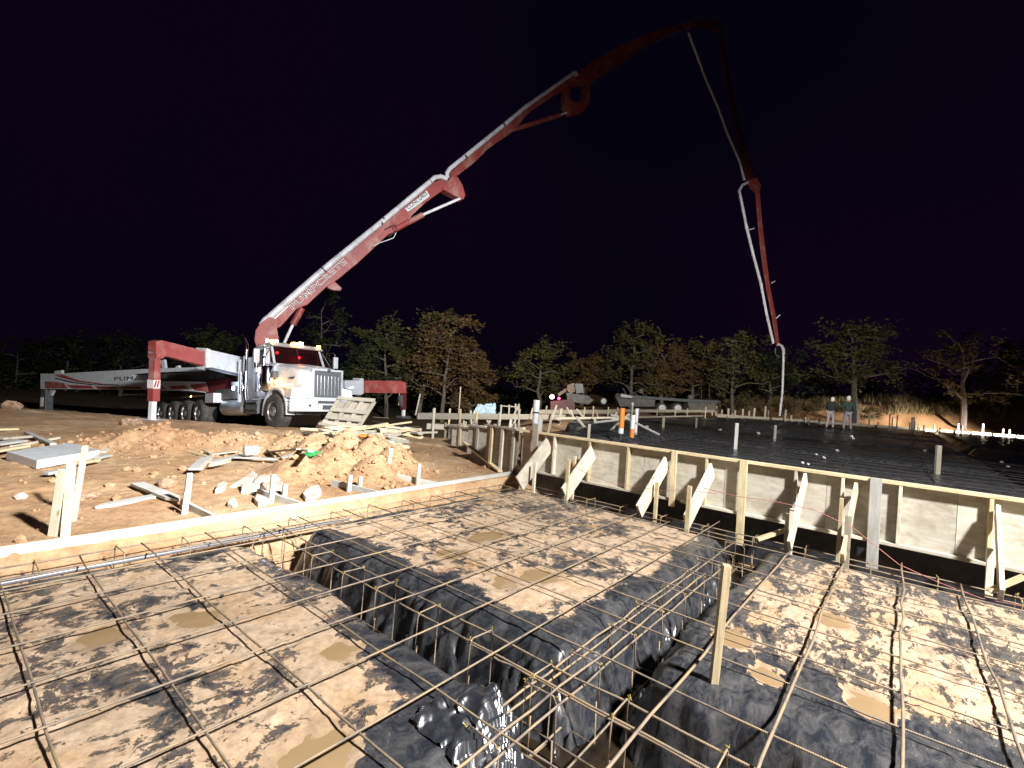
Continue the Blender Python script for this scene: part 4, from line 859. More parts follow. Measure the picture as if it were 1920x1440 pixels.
def person(label, base, yaw, K, cloth, hgt=1.76):
    s = hgt/1.76; Mw = Matrix.Translation(base) @ Matrix.Rotation(yaw, 4, 'Z') @ Matrix.Diagonal((s, s, s, 1))
    r = empty('person', base, label, 'person', Mw=Mw)
    # local axes: x to the person's right, y forward; K gives joint positions
    J = dict(pel=(0, 0, .95), wai=(0, .0, 1.08), che=(0, .01, 1.30), nek=(0, .02, 1.48), hb=(0, .04, 1.57), ht=(0, .03, 1.70))
    for sd, q in (('r', 1), ('l', -1)):
        J['hip'+sd] = (.09*q, 0, .90); J['kn'+sd] = (.11*q, .03, .50); J['an'+sd] = (.12*q, -.02, .09); J['to'+sd] = (.13*q, .17, .04)
        J['sh'+sd] = (.19*q, 0, 1.42); J['el'+sd] = (.26*q, -.03, 1.14); J['wr'+sd] = (.27*q, .10, .92)
    J.update(K)
    names = ['pel', 'wai', 'che', 'nek', 'hb', 'ht', 'hipr', 'knr', 'anr', 'tor', 'hipl', 'knl', 'anl', 'tol', 'shr', 'elr', 'wrr', 'shl', 'ell', 'wrl']
    rad = dict(pel=.13, wai=.125, che=.145, nek=.058, hb=.085, ht=.082, hip=.085, kn=.056, an=.040, to=.035, sh=.066, el=.042, wr=.028)
    P = [(*J[n], rad.get(n) or rad[n[:-1]], .8) for n in names]; ix = {n: i for i, n in enumerate(names)}
    E_ = [('pel', 'wai'), ('wai', 'che'), ('che', 'nek'), ('nek', 'hb'), ('hb', 'ht'), ('pel', 'hipr'), ('hipr', 'knr'), ('knr', 'anr'), ('anr', 'tor'), ('pel', 'hipl'), ('hipl', 'knl'), ('knl', 'anl'), ('anl', 'tol'),
          ('che', 'shr'), ('shr', 'elr'), ('elr', 'wrr'), ('che', 'shl'), ('shl', 'ell'), ('ell', 'wrl')]
    ed = [(ix[a], ix[b]) for a, b in E_]
    for sd, q in (('r', 1), ('l', -1)):                   # palm, four fingers and a thumb
        e, w_ = Vector(J['el'+sd]), Vector(J['wr'+sd]); d = (w_-e).normalized(); sv = d.cross(Vector((q, 0, 0))).normalized(); palm = w_+d*.075
        k = len(P); P.append((*palm, .032, .5)); ed.append((ix['wr'+sd], k))
        for j, fl in enumerate((.075, .085, .08, .062)):
            o_ = sv*((j-1.5)*.02); a = palm+d*.03+o_; b = a+d*fl*.5+Vector((-q*.008, 0, 0)); c = b+d*fl*.4+Vector((-q*.02, 0, 0)); n0 = len(P)
            P += [(*a, .010), (*b, .009), (*c, .007)]; ed += [(k, n0), (n0, n0+1), (n0+1, n0+2)]
        n0 = len(P); a = w_+d*.03+sv*.035; P += [(*a, .012), (*(a+d*.035+sv*.02), .010), (*(a+d*.06+sv*.022), .008)]; ed += [(ix['wr'+sd], n0), (n0, n0+1), (n0+1, n0+2)]
    skin('body', P, ed, M['skin'], r)
    hb = Vector(J['hb']); ht = Vector(J['ht']); hc = (hb+ht)/2
    tp = [(*J[n], {'pel': .15, 'hip': .108, 'kn': .078, 'an': .062}[n if n == 'pel' else n[:-1]], .85) for n in ('pel', 'hipr', 'knr', 'anr', 'hipl', 'knl', 'anl')]
    skin('trousers', tp, [(0, 1), (1, 2), (2, 3), (0, 4), (4, 5), (5, 6)], M[cloth['legs']], r)
    jk = [(*J['pel'][:2], .93, .165, .85), (*J['wai'], .16, .85), (*J['che'], .185, .8), (*J['nek'], .075)]+[(*J[n], {'sh': .095, 'el': .068, 'wr': .05}[n[:-1]]) for n in ('shr', 'elr', 'wrr', 'shl', 'ell', 'wrl')]
    skin('jacket', jk, [(0, 1), (1, 2), (2, 3), (2, 4), (4, 5), (5, 6), (2, 7), (7, 8), (8, 9)], M[cloth['top']], r)
    for sd in 'rl':
        a = Vector(J['an'+sd]); t_ = Vector(J['to'+sd]); MB().loft([[Vector((x, y, z)) for x, y in ((a.x-.045, a.y-.07), (a.x+.045, a.y-.07), (t_.x+.05, t_.y-.02), (t_.x+.03, t_.y+.08), (t_.x-.03, t_.y+.08), (t_.x-.05, t_.y-.02))] for z in (0, .05)]+[[Vector((x, y, .11)) for x, y in ((a.x-.04, a.y-.05), (a.x+.04, a.y-.05), (a.x+.045, a.y+.04), (a.x+.03, a.y+.09), (a.x-.03, a.y+.09), (a.x-.045, a.y+.04))]]).build('boot', M['boot'], r, smooth=True)
    # hood or hair cap, nose, ears
    bm = bmesh.new(); bmesh.ops.create_uvsphere(bm, u_segments=20, v_segments=14, radius=1)
    for v in bm.verts: v.co = Vector((v.co.x*.105, v.co.y*.118-.012, v.co.z*.135+.02))
    front = [v for v in bm.verts if v.co.y > .055 and v.co.z < .075]; bmesh.ops.delete(bm, geom=front, context='VERTS'); bmesh.ops.translate(bm, vec=hc, verts=bm.verts)
    me = bpy.data.meshes.new(cloth['headname']); bm.to_mesh(me); bm.free(); me.materials.append(M[cloth['head']]); me.shade_smooth(); link(cloth['headname'], me, r)
    MB().add([hc+Vector((-.014, .085, -.03)), hc+Vector((.014, .085, -.03)), hc+Vector((0, .118, -.03)), hc+Vector((0, .085, .02))], [(0, 1, 2), (0, 2, 3), (1, 3, 2), (0, 3, 1)]).build('nose', M['skin'], r)
    return r
def yaw_to(px): # facing direction as an angle: +y local -> towards image right etc.
    return px
pa = D(1556, 800, 26.0); pa.z = SLABZ; pb = D(1588, 806, 25.0); pb.z = SLABZ
person('worker in a dark jacket and pale trousers bending slightly towards the other man, left one', pa, math.radians(-100), dict(che=(0, .08, 1.29), nek=(0, .13, 1.46), hb=(0, .18, 1.54), ht=(0, .20, 1.67), shr=(.17, .08, 1.40), shl=(-.17, .08, 1.40), wrr=(.16, .34, .98), wrl=(-.16, .32, 1.0), elr=(.24, .08, 1.14), ell=(-.24, .08, 1.14),
       knr=(.10, .10, .50), anr=(.11, .12, .09), tor=(.11, .30, .04), knl=(-.10, -.02, .50), anl=(-.12, -.16, .09), tol=(-.12, .02, .04)), dict(legs='pants', top='jacket_dark', head='hood', headname='hood'))
person('worker in pale hood and dark green top seen from behind, right one', pb, math.radians(-70), dict(knr=(.13, .05, .50), anr=(.17, .0, .09), tor=(.2, .18, .04), knl=(-.13, .03, .50), anl=(-.17, -.05, .09), tol=(-.18, .12, .04), wrr=(.2, .22, 1.02), wrl=(-.2, .24, 1.0)),
       dict(legs='jeans', top='jacket_green', head='hood', headname='hood'), 1.82)

# ================================================================== CONCRETE PUMP TRUCK
yw, pt = -1.528, .091
TM = Matrix.Translation((8.547, 16.05, -.255)) @ (Matrix.Rotation(yw, 4, 'Z') @ Matrix(((math.cos(pt), 0, -math.sin(pt), 0), (0, 1, 0, 0), (math.sin(pt), 0, math.cos(pt), 0), (0, 0, 0, 1))))
TR = empty('concrete_pump_truck', (0, 0, 0), 'white pump truck with long red and white boom raised over the site and outriggers spread', 'pump truck', Mw=TM)
def B(m_, name, mat, parent=None, **k): return m_.build(name, M[mat] if isinstance(mat, str) else mat, parent or TR, **k)
def wheel(x, y, r, wd, side):
    e = bpy.data.objects.new('wheel', None); COL.objects.link(e); e.empty_display_size = .1; setp(e, TR, TM @ Matrix.Translation((x, y, r)))
    s = side; h = wd/2
    prof = [(r*.56, -h*.8), (r*.62, -h*.98), (r*.86, -h), (r*.97, -h*.86), (r, -h*.6), (r, h*.6), (r*.97, h*.86), (r*.86, h), (r*.62, h*.98), (r*.56, h*.8)]
    MB().lathe(prof, (0, 0, 0), 'y', 36).build('tyre', M['tyre'], e, smooth=True)
    tr = MB()
    for k in range(40):
        a = 2*math.pi*k/40
        for q in (-.5, 0, .5): tr.box((math.cos(a+q*.08)*r*1.0, q*wd*.62, math.sin(a+q*.08)*r*1.0), (.022, wd*.26, .055), Matrix.Rotation(-a, 3, 'Y'))
    tr.build('tread', M['tyre'], e)
    y0 = s*h
    MB().lathe([(r*.57, y0*.78), (r*.585, y0*.98), (r*.54, y0*.96), (r*.50, y0*.55), (r*.30, y0*.42), (r*.27, y0*.9), (r*.13, y0*1.0), (.001, y0*1.0)], (0, 0, 0), 'y', 32).build('rim', M['rim'], e, smooth=True)
    hb_ = MB()
    for k in range(10): a = 2*math.pi*k/10; hb_.tube([(math.cos(a)*r*.38, y0*.4, math.sin(a)*r*.38), (math.cos(a)*r*.38, y0*.62, math.sin(a)*r*.38)], r*.05, 6)
    hb_.build('lug_nuts', M['steel'], e)
for s in (-1, 1):
    wheel(0, s*1.03, .56, .42, s)
    for x in (-5.9, -7.27, -8.65, -10.02): wheel(x, s*.98, .52, .56, s)
# frame and underbody
B(MB().bb(-10.8, .9, -.45, .45, .70, 1.0), 'frame', 'steel'); B(MB().bb(.55, .95, -.9, .9, .45, .62), 'front_axle', 'steel')
B(MB().bb(-.08, .08, -.85, .85, .48, .62), 'axle', 'steel')
# bumper: white, with chamfered ends
bz0, bz1 = .55, .96
poly = [(1.02, -1.2), (1.34, -.82), (1.36, .82), (1.04, 1.2), (.96, 1.2), (.96, -1.2)]
bmp_ = B(MB().prism([Vector((x, y, (bz0+bz1)/2)) for x, y in poly], (0, 0, bz1-bz0)), 'bumper', 'white', bev=.015)
B(MB().bb(1.352, 1.372, -.42, .42, .82, .90), 'slot', 'steel', bmp_); B(MB().bb(1.352, 1.375, -.25, .28, .62, .76), 'licence_plate', 'steel', bmp_)
for s in (-1, 1): B(MB().tube([(1.34, s*.70, .74), (1.37, s*.70, .74)], .035, 12), 'tow_hole', 'black', bmp_)
# hood: cross sections from grille to cowl
def ring(x, hw, zt, zb, sh=.10, crown=.05, flare=0):
    return [(x, -hw-flare, zb), (x, -hw, zt-.28), (x, -hw+.04, zt-sh), (x, -hw+.16, zt-.02), (x, 0, zt+crown), (x, hw-.16, zt-.02), (x, hw-.04, zt-sh), (x, hw, zt-.28), (x, hw+flare, zb)]
hood = B(MB().loft([ring(1.16, .56, 1.93, 1.02), ring(1.10, .60, 1.98, 1.0), ring(.7, .70, 2.06, 1.0), ring(0, .84, 2.16, 1.02), ring(-.52, .93, 2.22, 1.05)]), 'hood', 'white', smooth=True)
for s in (-1, 1):
    B(MB().bb(.20, .55, s*.795, s*.815, 1.66, 1.71), 'nameplate', 'ink', hood)
# fenders with open wheel arches
for s in (-1, 1):
    rings = []
    for k in range(13):
        a = math.radians(-8+k*16.5); x = math.cos(a)*.72; z = .56+math.sin(a)*.72; ro = 1.10
        rings.append([Vector((x, s*.72, z)), Vector((x, s*1.18, z)), Vector((x*ro, s*1.18, .56+(z-.56)*ro)), Vector((x*1.12, s*.70, .56+(z-.56)*1.16))])
    B(MB().loft(rings), 'fender', 'white', smooth=True)
    # headlamp pod
    B(MB().loft([[(.62, s*.60, 1.0), (.62, s*1.18, 1.0), (.62, s*1.14, 1.36), (.62, s*.62, 1.45)], [(.98, s*.58, .99), (.98, s*1.15, .99), (.94, s*1.10, 1.30), (.94, s*.60, 1.38)]]), 'lamp_pod', 'white', bev=.02)
    hl = B(MB().loft([[(.97, s*.70, 1.06), (.96, s*1.10, 1.06), (.94, s*1.08, 1.27), (.94, s*.70, 1.30)], [(1.0, s*.72, 1.08), (.99, s*1.08, 1.08), (.97, s*1.06, 1.25), (.97, s*.72, 1.28)]]), 'headlight', 'l_head')
    B(MB().bb(.5, 1.0, s*1.10, s*1.16, 1.40, 1.44), 'side_marker', 'l_amber' if s < 0 else 'white')
# grille
gr = B(MB().bb(1.16, 1.20, -.52, .52, 1.02, 1.90), 'grille', 'grille')
B(MB().bb(1.17, 1.24, -.56, -.50, .99, 1.93).bb(1.17, 1.24, .50, .56, .99, 1.93).bb(1.17, 1.245, -.56, .56, 1.90, 1.97).bb(1.17, 1.235, -.56, .56, .96, 1.02), 'grille_surround', 'white', gr, bev=.01)
for k in range(7): y = -.39+k*.13; B(MB().tube([(1.225, y, 1.09), (1.225, y, 1.74)], .014, 8), 'grille_bar', 'chrome', gr)
B(MB().lathe([(.001, 1.30), (.05, 1.29), (.055, 1.26), (.05, 1.24)], (0, 0, 1.93), 'x', 12), 'emblem', 'steel', gr)
# cab
W0, W1 = -.52, -2.02
cab = MB()
sec = lambda x, hw, z0, z1: [(x, -hw, z0), (x, -hw, z1-.12), (x, -hw+.1, z1), (x, hw-.1, z1), (x, hw, z1-.12), (x, hw, z0)]
cb = B(MB().loft([sec(W1, .98, 1.0, 2.92), sec(-1.55, .99, 1.0, 2.96), sec(-.95, .98, 1.0, 2.96)], caps=True), 'cab', 'white2', smooth=True)
B(MB().loft([sec(-.95, .975, 1.0, 2.30), sec(W0, .95, 1.0, 2.22)]), 'cowl', 'white2', smooth=True)
# dark interior seen through the glass, windscreen, roof brow
B(MB().bb(-.949, -.93, -.88, .88, 2.24, 2.84), 'cab_interior', 'darkred'); B(MB().bb(-.94, -.80, -.75, .75, 2.20, 2.30), 'dashboard', 'black')
ws = B(MB().add([(-.58, -.90, 2.24), (-.58, .90, 2.24), (-.84, .85, 2.84), (-.84, -.85, 2.84), (-.57, -.90, 2.24), (-.57, .90, 2.24), (-.83, .85, 2.84), (-.83, -.85, 2.84)], [(0, 1, 2, 3), (4, 5, 6, 7), (0, 1, 5, 4), (2, 3, 7, 6), (0, 3, 7, 4), (1, 2, 6, 5)]), 'windscreen', 'glass')
for y in (-.93, .93): B(MB().tube([(-.55, y, 2.22), (-.86, y*.96, 2.86)], .045, 8), 'pillar', 'white2')
B(MB().tube([(-.57, 0, 2.23), (-.83, 0, 2.85)], .012, 6), 'centre_bar', 'black', ws)
vis = B(MB().prism([(-.70, 0, 2.84), (-.66, 0, 2.86), (-.92, 0, 3.00), (-1.2, 0, 3.0), (-1.2, 0, 2.92)], (0, 1.92, 0)), 'sun_visor', 'white2')
for y, z in ((-.72, 2.62), (.10, 2.52)): B(MB().lathe([(.001, .03), (.045, .02), (.05, -.02), (.001, -.03)], (-.80, y, z), 'x', 12), 'dash_reflection', 'l_red')  # glowing discs stand for red dash reflections in the windscreen
lr = Vector(TM @ Vector((-.72, .1, 2.5)))
point('cab_red_lamp', lr, 5, (1, .05, .05), .04)
for k, y in enumerate((-.88, -.12, 0, .12, .88)):
    B(MB().lathe([(.001, .09), (.045, .07), (.05, 0), (.05, -.05)], (-.86, y, 3.02), 'x', 12), 'roof_marker', 'l_amber')
for x, y, z in ((-1.25, -.85, 3.06), (-1.1, -.60, 3.04)): B(MB().lathe([(.05, 0), (.055, .10), (.001, .13)], (x, y, z-.05), 'z', 12), 'roof_beacon', 'l_warm')
B(MB().bb(-1.15, -.95, .2, .32, 3.0, 3.12), 'roof_beacon', 'l_warm')
# doors, side windows, mirrors, air cleaners, handrails
for s in (-1, 1):
    dr = B(MB().bb(-1.95, -.98, s*.975, s*.999, 1.08, 2.82), 'door', 'white2', bev=.008)
    B(MB().bb(-1.86, -1.06, s*.998, s*1.004, 2.12, 2.74), 'side_window', 'black', dr); B(MB().bb(-1.82, -1.66, s*1.0, s*1.03, 1.92, 1.96), 'handle', 'chrome', dr)
    B(MB().tube([(-.75, s*.97, 2.78), (-.68, s*1.40, 2.82), (-.66, s*1.46, 2.75), (-.66, s*1.46, 2.24), (-.68, s*1.40, 2.18), (-.72, s*.96, 2.18)], .018, 8).tube([(-.74, s*.97, 2.76), (-.68, s*1.33, 2.2)], .012, 6).tube([(-.7, s*1.25, 2.8), (-.7, s*1.25, 2.2)], .012, 6), 'mirror_bracket', 'chrome')
    B(MB().bb(-.70, -.62, s*1.40, s*1.58, 2.22, 2.66), 'mirror', 'white', bev=.015)
    B(MB().lathe([(.12, 1.22), (.21, 1.28), (.225, 1.34), (.225, 2.02), (.20, 2.10), (.10, 2.14)], (-.62, s*1.13, 0), 'z', 24), 'air_cleaner', 'chrome', smooth=True)
    B(MB().bb(-.34, -.20, s*.95, s*1.12, 1.70, 1.92), 'air_intake', 'steel', bev=.02)
    B(MB().lathe([(.001, 0), (.05, .02), (.05, .06)], (-.22, s*1.06, 1.55), 'y', 12), 'turn_signal', 'l_amber' if s < 0 else 'orange')
    for x in (-1.02, -1.55): B(MB().tube([(x, s*1.04, 1.25), (x, s*1.06, 2.0), (x, s*1.04, 2.75)], .02, 8), 'grab_rail', 'chrome')
    st = [(-2.30, s*1.02, 1.0), (-2.18, s*1.10, .95), (-2.2, s*1.12, 1.2), (-2.22, s*1.12, 2.75), (-2.24, s*1.12, 2.95), (-2.36, s*1.16, 3.2)]
    B(MB().tube(st, [.07, .08, .08, .08, .075, .075], 14), 'exhaust_stack', 'chrome', smooth=True)
    B(MB().bb(-2.05, -1.15, s*.72, s*1.16, .48, 1.0), 'battery_box', 'steel', bev=.02); B(MB().bb(-2.0, -1.2, s*1.16, s*1.20, .60, .64).bb(-2.0, -1.2, s*1.16, s*1.20, .84, .88), 'step', 'chrome')
    B(MB().lathe([(.001, -2.38), (.27, -2.38), (.30, -2.42), (.30, -4.1), (.27, -4.14), (.001, -4.14)], (0, s*.88, .72), 'x', 28), 'fuel_tank', 'rim', smooth=True)
B(MB().tube([(-2.5, -1.16, .9), (-2.52, -1.18, 2.45)], .06, 10), 'hydraulic_line', 'white2', smooth=True)
B(MB().tube([(-2.38, -1.2, 1.2), (-2.38, -1.2, 2.0)], .035, 8).tube([(-2.44, -1.05, 1.2), (-2.44, -1.05, 2.2)], .03, 8), 'hydraulic_line', 'chrome', smooth=True)
B(MB().lathe([(.001, 0), (.07, .01), (.075, .06)], (-1.30, -1.08, 2.02), 'y', 14), 'side_lamp', 'l_blue'); B(MB().bb(-1.36, -1.24, -1.0, -1.06, 1.95, 2.1), 'lamp_bracket', 'steel')
B(MB().lathe([(.001, 0), (.075, .01), (.08, .05)], (-2.9, -1.24, 1.42), 'y', 14), 'work_lamp', 'l_blue'); B(MB().bb(-3.0, -2.8, -1.0, -1.22, 1.34, 1.5), 'lamp_bracket', 'steel')
point('work_lamp_glow', TM @ Vector((-2.9, -1.42, 1.42)), 40, (.72, .82, 1.0), .08); point('side_lamp_glow', TM @ Vector((-1.3, -1.25, 2.02)), 14, (.72, .82, 1.0), .06)
for s in (-1, 1): point('headlamp_glow', TM @ Vector((1.12, s*.95, 1.17)), 45, (.86, .92, 1.0), .08)
point('turn_signal_glow', TM @ Vector((-.15, -1.22, 1.56)), 4, (1.0, .42, .08), .04)
# body behind the cab
B(MB().bb(-2.75, -2.1, -.95, .95, 1.0, 2.55), 'equipment_cabinet', 'white2', bev=.02); B(MB().bb(-10.6, -2.8, -.95, .95, 1.05, 1.45), 'deck', 'deck')
B(MB().bb(-10.4, -5.0, -1.16, -.6, 1.18, 1.26), 'wheel_cover', 'deck'); B(MB().bb(-10.4, -5.0, .6, 1.16, 1.18, 1.26), 'wheel_cover', 'deck')
B(MB().bb(-5.35, -4.55, -1.22, -.7, .92, 1.30), 'tool_box', 'white', bev=.02); B(MB().lathe([(.001, 0), (.04, .01), (.04, .05)], (-6.9, -1.18, 1.22), 'y', 10), 'side_marker', 'l_amber')
B(MB().lathe([(.95, 1.45), (.95, 1.7), (.72, 1.75), (.72, 2.2)], (-2.95-.6, 0, 0), 'z', 24), 'turret_base', 'white2', smooth=True)
B(MB().bb(-9.8, -6.5, -.7, .7, 1.45, 2.0), 'concrete_pump', 'deck', bev=.05)
B(MB().loft([[(-10.4, -.8, 1.5), (-11.5, -.8, 1.5), (-11.5, .8, 1.5), (-10.4, .8, 1.5)], [(-10.2, -1.1, 2.1), (-11.8, -1.1, 2.1), (-11.8, 1.1, 2.1), (-10.2, 1.1, 2.1)]]), 'hopper', 'deck')

# ---- boom: every section stands in the vertical plane from turret to end hose
T0 = TM @ Vector((-3.3, 0, 2.2)); T0 = D(500, 640, depth_of(T0)); PE = D(1465, 780, 34.0)
bd = Vector((PE.x-T0.x, PE.y-T0.y, 0)).normalized(); bn = Vector((-bd.y, bd.x, 0)); bn = bn if (Vector((0, 0, 0))-T0).dot(bn) > 0 else -bn
def bp(px, py, off=0.0): return onP(px, py, T0+bn*off, bn)
def outline(pts, th, off=0.0): return MB().prism([bp(x, y, off) for x, y in pts], bn*th)
def bpart(pts, th, name, mat, off=0.0, parent=None, bev=.02): return outline(pts, th, off).build(name, M[mat], parent or TR, world=True, bev=bev)
def btube(pts, rpx, name, mat, off=0.0, parent=None):
    P = [bp(x, y, off) for x, y in pts]; rs = [(1.22 if name == 'delivery_pipe' else 1)*rpx[i]/F*depth_of(p) if isinstance(rpx, (list, tuple)) else (1.22 if name == 'delivery_pipe' else 1)*rpx/F*depth_of(p) for i, p in enumerate(P)]
    return MB().tube(P, rs, 12).build(name, M[mat], parent or TR, smooth=True, world=True)
bpart([(479, 621), (487, 609), (505, 596), (520, 602), (519, 618), (523, 640), (519, 668), (488, 668), (477, 640)], .9, 'turret', 'red')
s1 = bpart([(489, 607), (507, 600), (560, 553), (611, 508), (668, 459), (720, 419), (770, 375), (806, 346), (838, 334), (836, 350), (828, 359), (796, 382), (770, 406), (759, 427), (726, 442), (669, 495), (634, 524), (609, 541), (576, 572), (556, 580), (525, 614), (505, 622)], .42, 'boom_section', 'red')
bpart([(505, 606), (522, 600), (527, 604), (512, 618)], .70, 'hinge_plate', 'red', parent=s1)
bpart([(613, 541), (619, 526), (627, 529), (640, 541), (638, 546), (624, 545)], .30, 'lug', 'red', parent=s1)
for pts_ in ([(509, 598), (538, 572), (541, 575), (512, 602)],): bpart(pts_, .02, 'sticker', 'letter', .23, s1, 0)
btube([(566, 578), (549, 609)], 6.2, 'cylinder_barrel', 'red'); btube([(549, 609), (533, 643)], 2.8, 'cylinder_rod', 'pipe')
btube([(737, 432), (792, 403)], 5.2, 'cylinder_barrel', 'red', .2); btube([(792, 403), (863, 372)], 2.6, 'cylinder_rod', 'pipe', .2)
bpart([(828, 352), (843, 335), (854, 334), (864, 351), (869, 370), (865, 377), (844, 367), (826, 357)], .5, 'knuckle_link', 'red', .05)
s2 = bpart([(842, 326), (880, 292), (944, 240), (986, 206), (1055, 152), (1080, 140), (1088, 146), (1084, 160), (1056, 168), (991, 212), (960, 248), (912, 282), (886, 308), (852, 334), (843, 336)], .32, 'boom_section', 'red')
btube([(960, 244), (976, 239), (1049, 216)], [3, 4.2, 4.2], 'cylinder_barrel', 'red', .1); btube([(1049, 216), (1062, 211)], 2.2, 'cylinder_rod', 'pipe', .1)
m_ = MB(); q = [(1057, 166), (1054, 200), (1068, 216), (1091, 211), (1101, 198), (1103, 163)]; q2 = [(1066, 170), (1064, 188), (1074, 196), (1084, 194), (1093, 192), (1094, 166)]
for i in range(5): m_.prism([bp(*q[i]), bp(*q[i+1]), bp(*q2[i+1]), bp(*q2[i])], bn*.4)
m_.build('knuckle_link', M['red'], TR, world=True)
s3 = bpart([(1080, 140), (1102, 122), (1140, 98), (1180, 78), (1220, 62), (1268, 48), (1300, 40), (1310, 43), (1306, 48), (1275, 58), (1222, 82), (1180, 110), (1140, 136), (1108, 158), (1090, 162)], .26, 'boom_section', 'red')
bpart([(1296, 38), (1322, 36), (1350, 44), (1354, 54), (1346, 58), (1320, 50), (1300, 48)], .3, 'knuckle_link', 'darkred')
s4 = bpart([(1344, 50), (1350, 50), (1369, 150), (1385, 228), (1408, 318), (1413, 338), (1402, 340), (1397, 320), (1377, 240), (1361, 160)], .16, 'boom_section', 'darkred')  # darker red puts the dim light up here into the colour
bpart([(1402, 338), (1416, 334), (1424, 350), (1420, 362), (1410, 352)], .3, 'knuckle_link', 'red')
s5 = bpart([(1416, 348), (1423, 356), (1428, 420), (1434, 470), (1443, 540), (1454, 596), (1461, 648), (1457, 650), (1449, 600), (1438, 545), (1428, 480), (1422, 420)], .12, 'boom_section', 'red')
for a, b in (((1447, 531), (1453, 527)), ((1455, 597), (1462, 591)), ((1401, 432), (1414, 428))): btube([a, b], 1.2, 'bracket', 'pipe', .15)
# delivery pipe, section by section, with its couplings
pip = [(([(490, 610), (498, 600), (506, 594)]), [4.5, 5, 5]), ([(506, 594), (607, 505)], [5.2, 4.8]), ([(607, 505), (716, 416)], [4.8, 4.2]), ([(716, 416), (806, 341)], [4.2, 3.8]), ([(806, 341), (815, 333), (826, 331), (838, 335)], 3.6),
       ([(839, 334), (838, 325), (844, 316)], 3.4), ([(844, 316), (944, 235)], [3.4, 3.1]), ([(944, 235), (986, 200)], [3.1, 2.9]), ([(986, 200), (1074, 138)], [2.9, 2.6]), ([(1074, 138), (1079, 136), (1081, 142)], 3.2),
       ([(1291, 62), (1302, 92), (1324, 150), (1347, 203), (1365, 253), (1386, 301), (1396, 338)], 1.7), ([(1402, 342), (1391, 348), (1386, 358), (1388, 367)], 2.2), ([(1388, 367), (1400, 427), (1413, 480), (1427, 533), (1437, 587), (1450, 644)], 2.1),
       ([(1108, 156), (1180, 107), (1222, 79), (1275, 55), (1291, 56), (1291, 62)], 1.2)]
for pts_, rr_ in pip: btube(pts_, rr_, 'delivery_pipe', 'pipe' if pts_[0][0] != 1108 else 'steel', .30 if pts_[0][0] < 1080 else .15)
for (x, y), (dx, dy), r_ in [((506, 594), (.74, -.66), 6.0), ((606, 506), (.74, -.66), 6.0), ((613, 500), (.74, -.66), 5.6), ((714, 418), (.76, -.64), 5.2), ((720, 412), (.76, -.64), 5.2), ((806, 341), (.76, -.64), 4.6), ((944, 235), (.78, -.63), 4.2), ((986, 200), (.8, -.6), 4.0), ((872, 294), (.78, -.63), 4.2), ((1400, 427), (.2, .98), 3.0), ((1427, 533), (.2, .98), 3.0)]:
    btube([(x-dx*1.6, y-dy*1.6), (x+dx*1.6, y+dy*1.6)], r_, 'pipe_coupling', 'steel' if r_ > 4 else 'pipe', .30 if x < 1080 else .15)
btube([(1460, 646), (1465, 648), (1469, 656), (1469, 664)], 2.6, 'hose_elbow', 'pipe', .2); btube([(1455, 652), (1453, 660), (1456, 667), (1462, 668)], 1.4, 'rope_loop', 'steel', .2)
btube([(1469, 664), (1468.5, 690), (1467, 737), (1464, 760), (1462, 780)], [2.1, 2.0, 2.0, 2.0, 2.0], 'end_hose', 'pipe', .2)
btube([(722, 430), (733, 424), (741, 421), (744, 428), (740, 436), (728, 444)], .8, 'hydraulic_hose', 'black', .38); btube([(700, 462), (712, 455), (722, 452), (738, 446), (743, 436)], .9, 'hydraulic_hose', 'white2', .38)
def text(s_, p0, p1, hpx, mat, nm, off, parent=TR, plane=None, grow=0.0, shear=0.0):
    cu = bpy.data.curves.new(nm, 'FONT'); cu.body = s_; cu.extrude = .004; cu.offset = grow; cu.space_character = 1.08; cu.shear = shear
    tmp = bpy.data.objects.new(nm, cu); COL.objects.link(tmp); me = bpy.data.meshes.new_from_object(tmp.evaluated_get(bpy.context.evaluated_depsgraph_get())); bpy.data.objects.remove(tmp)
    n_ = bn if plane is None else plane[1]; o_ = T0+bn*off if plane is None else plane[0]+plane[1]*off
    A = onP(*p0, o_, n_); Bq = onP(*p1, o_, n_); x = (Bq-A); L = x.length; x.normalize(); y = n_.cross(x).normalized(); z = n_
    co = np.array([v.co[:] for v in me.vertices]); mn, mx = co[:, 0].min(), co[:, 0].max(); hh = co[:, 1].max(); sx = L/(mx-mn); sy = hpx/F*depth_of(A)/hh
    Mx = Matrix(((x.x, y.x, z.x, A.x), (x.y, y.y, z.y, A.y), (x.z, y.z, z.z, A.z), (0, 0, 0, 1)))
    me.transform(Matrix.Translation((-mn, 0, 0))); me.transform(Matrix.Diagonal((sx, sy, 1, 1))); me.materials.clear(); me.materials.append(M[mat])
    return link(nm, me, parent, Mx)
text('PUMPCRETE', (549, 581), (651, 492), 10, 'letter', 'lettering', .218, s1, grow=.028); text('PUMPCRETE', (549.6, 580.4), (650.4, 492.6), 9, 'ink', 'lettering_inside', .230, s1, grow=-.012)
sk = bpart([(759, 391), (800, 357), (806, 368), (765, 397)], .016, 'sticker', 'white', .225, s2 if 0 else s1, 0)
text('CONCORD', (766, 393), (802, 365), 7.0, 'ink', 'lettering', .237, sk, grow=.01)

